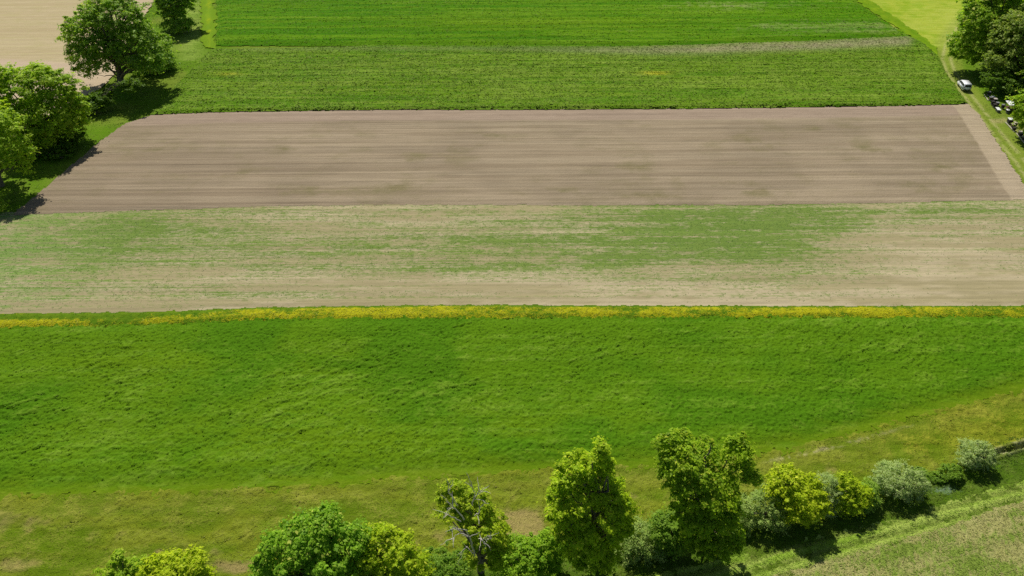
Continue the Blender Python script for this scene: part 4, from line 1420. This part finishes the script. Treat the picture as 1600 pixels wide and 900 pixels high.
def hive(px, py, label, size, hb, lidm, bodym, turn=0.0, parts=2):
    x, y = P(px, py)
    root = empty('beehive', (x, y, 0), ha + turn)
    tag(root, label, 'beehive', 'hives in the row beside the trees')
    box_obj('stand', (0, 0, .06), (size[0] * .9, size[1] * .8, .16), M_BEAM, root, .01)
    h = hb / parts
    for k in range(parts):
        box_obj('hive_box', (0, 0, .14 + h * (k + .5)), (size[0], size[1], h - .012), bodym, root, .015)
    box_obj('lid', (0, 0, .14 + hb + .045), (size[0] + .09, size[1] + .09, .09), lidm, root, .015)
    box_obj('entrance', (0, -size[1] * .5 - .012, .22), (size[0] * .6, .03, .05), M_TRIM, root)
    return root


hive(1577, 192, 'widest dark hive under a white lid, out in the sun', (1.0, .75), .62, M_LIDW, M_HIVE_D)
hive(1581.5, 198.5, 'low brown hive with a tan top between the white lidded and black ones', (.55, .5), .42, M_LIDT, M_HIVE_B)
hive(1585, 197, 'small dark hive with a cream lid behind the low brown hive', (.58, .55), .55, M_LIDT, M_HIVE_D)
hive(1583.5, 203.5, 'low black hive with a dark top at the end of the sunny group', (.6, .5), .35, M_HIVE_D, M_HIVE_D, parts=1)
hive(1593.5, 212, 'dark hive under a wide pinkish grey lid near the right edge', (.9, .65), .55, M_LIDP, M_HIVE_D)
hive(1599, 219, 'dark hive under a pale pink lid cut by the right edge', (.7, .65), .55, M_LIDP, M_HIVE_D)
hive(1544, 148.5, 'shaded hive with a dull grey lid, nearest the van', (.55, .5), .5, M_LIDG, M_HIVE_D)
hive(1547, 156.5, 'shaded brown hive, second from the van', (.5, .5), .45, M_LIDG, M_HIVE_B)
hive(1550, 156, 'shaded hive with a light grey lid, third from the van', (.55, .5), .55, M_LIDG2, M_HIVE_D, .1)
hive(1553.5, 160, 'hive with a bright cream lid catching the sun among the shaded ones', (.62, .55), .6, M_LIDP, M_HIVE_D)
hive(1550, 163.5, 'shaded black hive in front of the cream lidded one', (.55, .5), .5, M_HIVE_D, M_HIVE_D)
hive(1553, 167.5, 'shaded black hive just above the bright white box', (.6, .5), .45, M_HIVE_D, M_HIVE_D, .15)
hive(1557.5, 164.5, 'shaded hive with a grey green lid behind the bright white box', (.6, .5), .4, M_LIDG, M_HIVE_B)
hive(1566, 169, 'shaded hive with a small pale lid at the left post of the shelter', (.5, .5), .55, M_LIDG, M_HIVE_D)
hive(1573.5, 176, 'hive with a white lid below the white roofed shelter', (.6, .5), .4, M_LIDW, M_HIVE_D)

wb = hive(1558.5, 173.5, 'low long box with a bright white cover lying on the sunlit grass', (1.35, .55), .28, M_LIDW, M_TRIM, parts=1)
wb.name = 'white_topped_box'
wb['category'] = 'box'
del wb['group']

# white roofed open shelter
sx0, sy0 = P(1576.5, 173)
sh = empty('shelter', (sx0, sy0, 0), ha)
tag(sh, 'small open shelter with a flat white roof in the shade of the trees', 'shelter')
rt = Matrix.Rotation(R(5), 4, 'X')
box_obj('roof', (0, 0, 1.62), (2.3, 1.7, .07), M_LIDW, sh, .02, rt)
for px_ in (-1.0, 1.0):
    for py_ in (-.7, .7):
        box_obj('post', (px_, py_, .77), (.08, .08, 1.60), M_TRIM, sh)
box_obj('shelf', (0, 0, .55), (2.0, 1.3, .05), M_HIVE_B, sh)
box_obj('back_panel', (0, .74, .8), (2.0, .03, 1.4), M_HIVE_D, sh)

# pale timber beams edging the hive rows
for k, (a, b, lab) in enumerate([((1571, 191), (1585, 206), 'weathered pale timber edging the sunny group of hives'), ((1588, 208), (1604, 228), 'weathered pale timber edging the hives at the right edge'),
                                 ((1538, 148), (1544, 157), 'short pale timber edging the shaded hives near the van')]):
    p, q = P(*a), P(*b)
    L = math.hypot(q[0] - p[0], q[1] - p[1])
    bm = bmesh.new()
    bm_box(bm, (0, 0, .07), (L, .16, .14))
    bmesh.ops.bevel(bm, geom=bm.edges[:], offset=.02, segments=1, affect='EDGES')
    o = bm_obj('timber_beam', bm, M_BEAM)
    o.location = ((p[0] + q[0]) / 2, (p[1] + q[1]) / 2, -.04)
    o.rotation_euler = (0, 0, math.atan2(q[1] - p[1], q[0] - p[0]))
    tag(o, lab, 'timber', 'timbers beside the hives')

# ------------------------------------------------------------------ light
EL, AZ = R(51), R(-18)
w = bpy.data.worlds.new('World')
SC.world = w
w.use_nodes = True
nt = w.node_tree
nt.nodes.clear()
sky = nt.nodes.new('ShaderNodeTexSky')
sky.sky_type = 'NISHITA'
sky.sun_disc = False
sky.sun_elevation = EL
sky.sun_rotation = AZ
bg = nt.nodes.new('ShaderNodeBackground')
bg.inputs['Strength'].default_value = 0.055
wo = nt.nodes.new('ShaderNodeOutputWorld')
nt.links.new(sky.outputs[0], bg.inputs[0])
nt.links.new(bg.outputs[0], wo.inputs[0])
sd = bpy.data.lights.new('sun', 'SUN')
sd.energy = 4.3
sd.angle = R(0.53)
sd.color = (1.0, 0.955, 0.88)
so = bpy.data.objects.new('sun', sd)
sv = Vector((math.sin(AZ) * math.cos(EL), math.cos(AZ) * math.cos(EL), math.sin(EL)))
so.rotation_euler = (-sv).to_track_quat('-Z', 'Y').to_euler()
so.location = sv * 300
COL.objects.link(so)

SC.view_settings.view_transform = 'Standard'
SC.view_settings.look = 'None'
SC.view_settings.exposure = 0.17
SC.view_settings.gamma = 1.0
SC.view_settings.use_curve_mapping = False
SC.cycles.max_bounces = 10
SC.cycles.diffuse_bounces = 6
SC.cycles.transmission_bounces = 8
SC.cycles.transparent_max_bounces = 4
SC.cycles.use_denoising = False
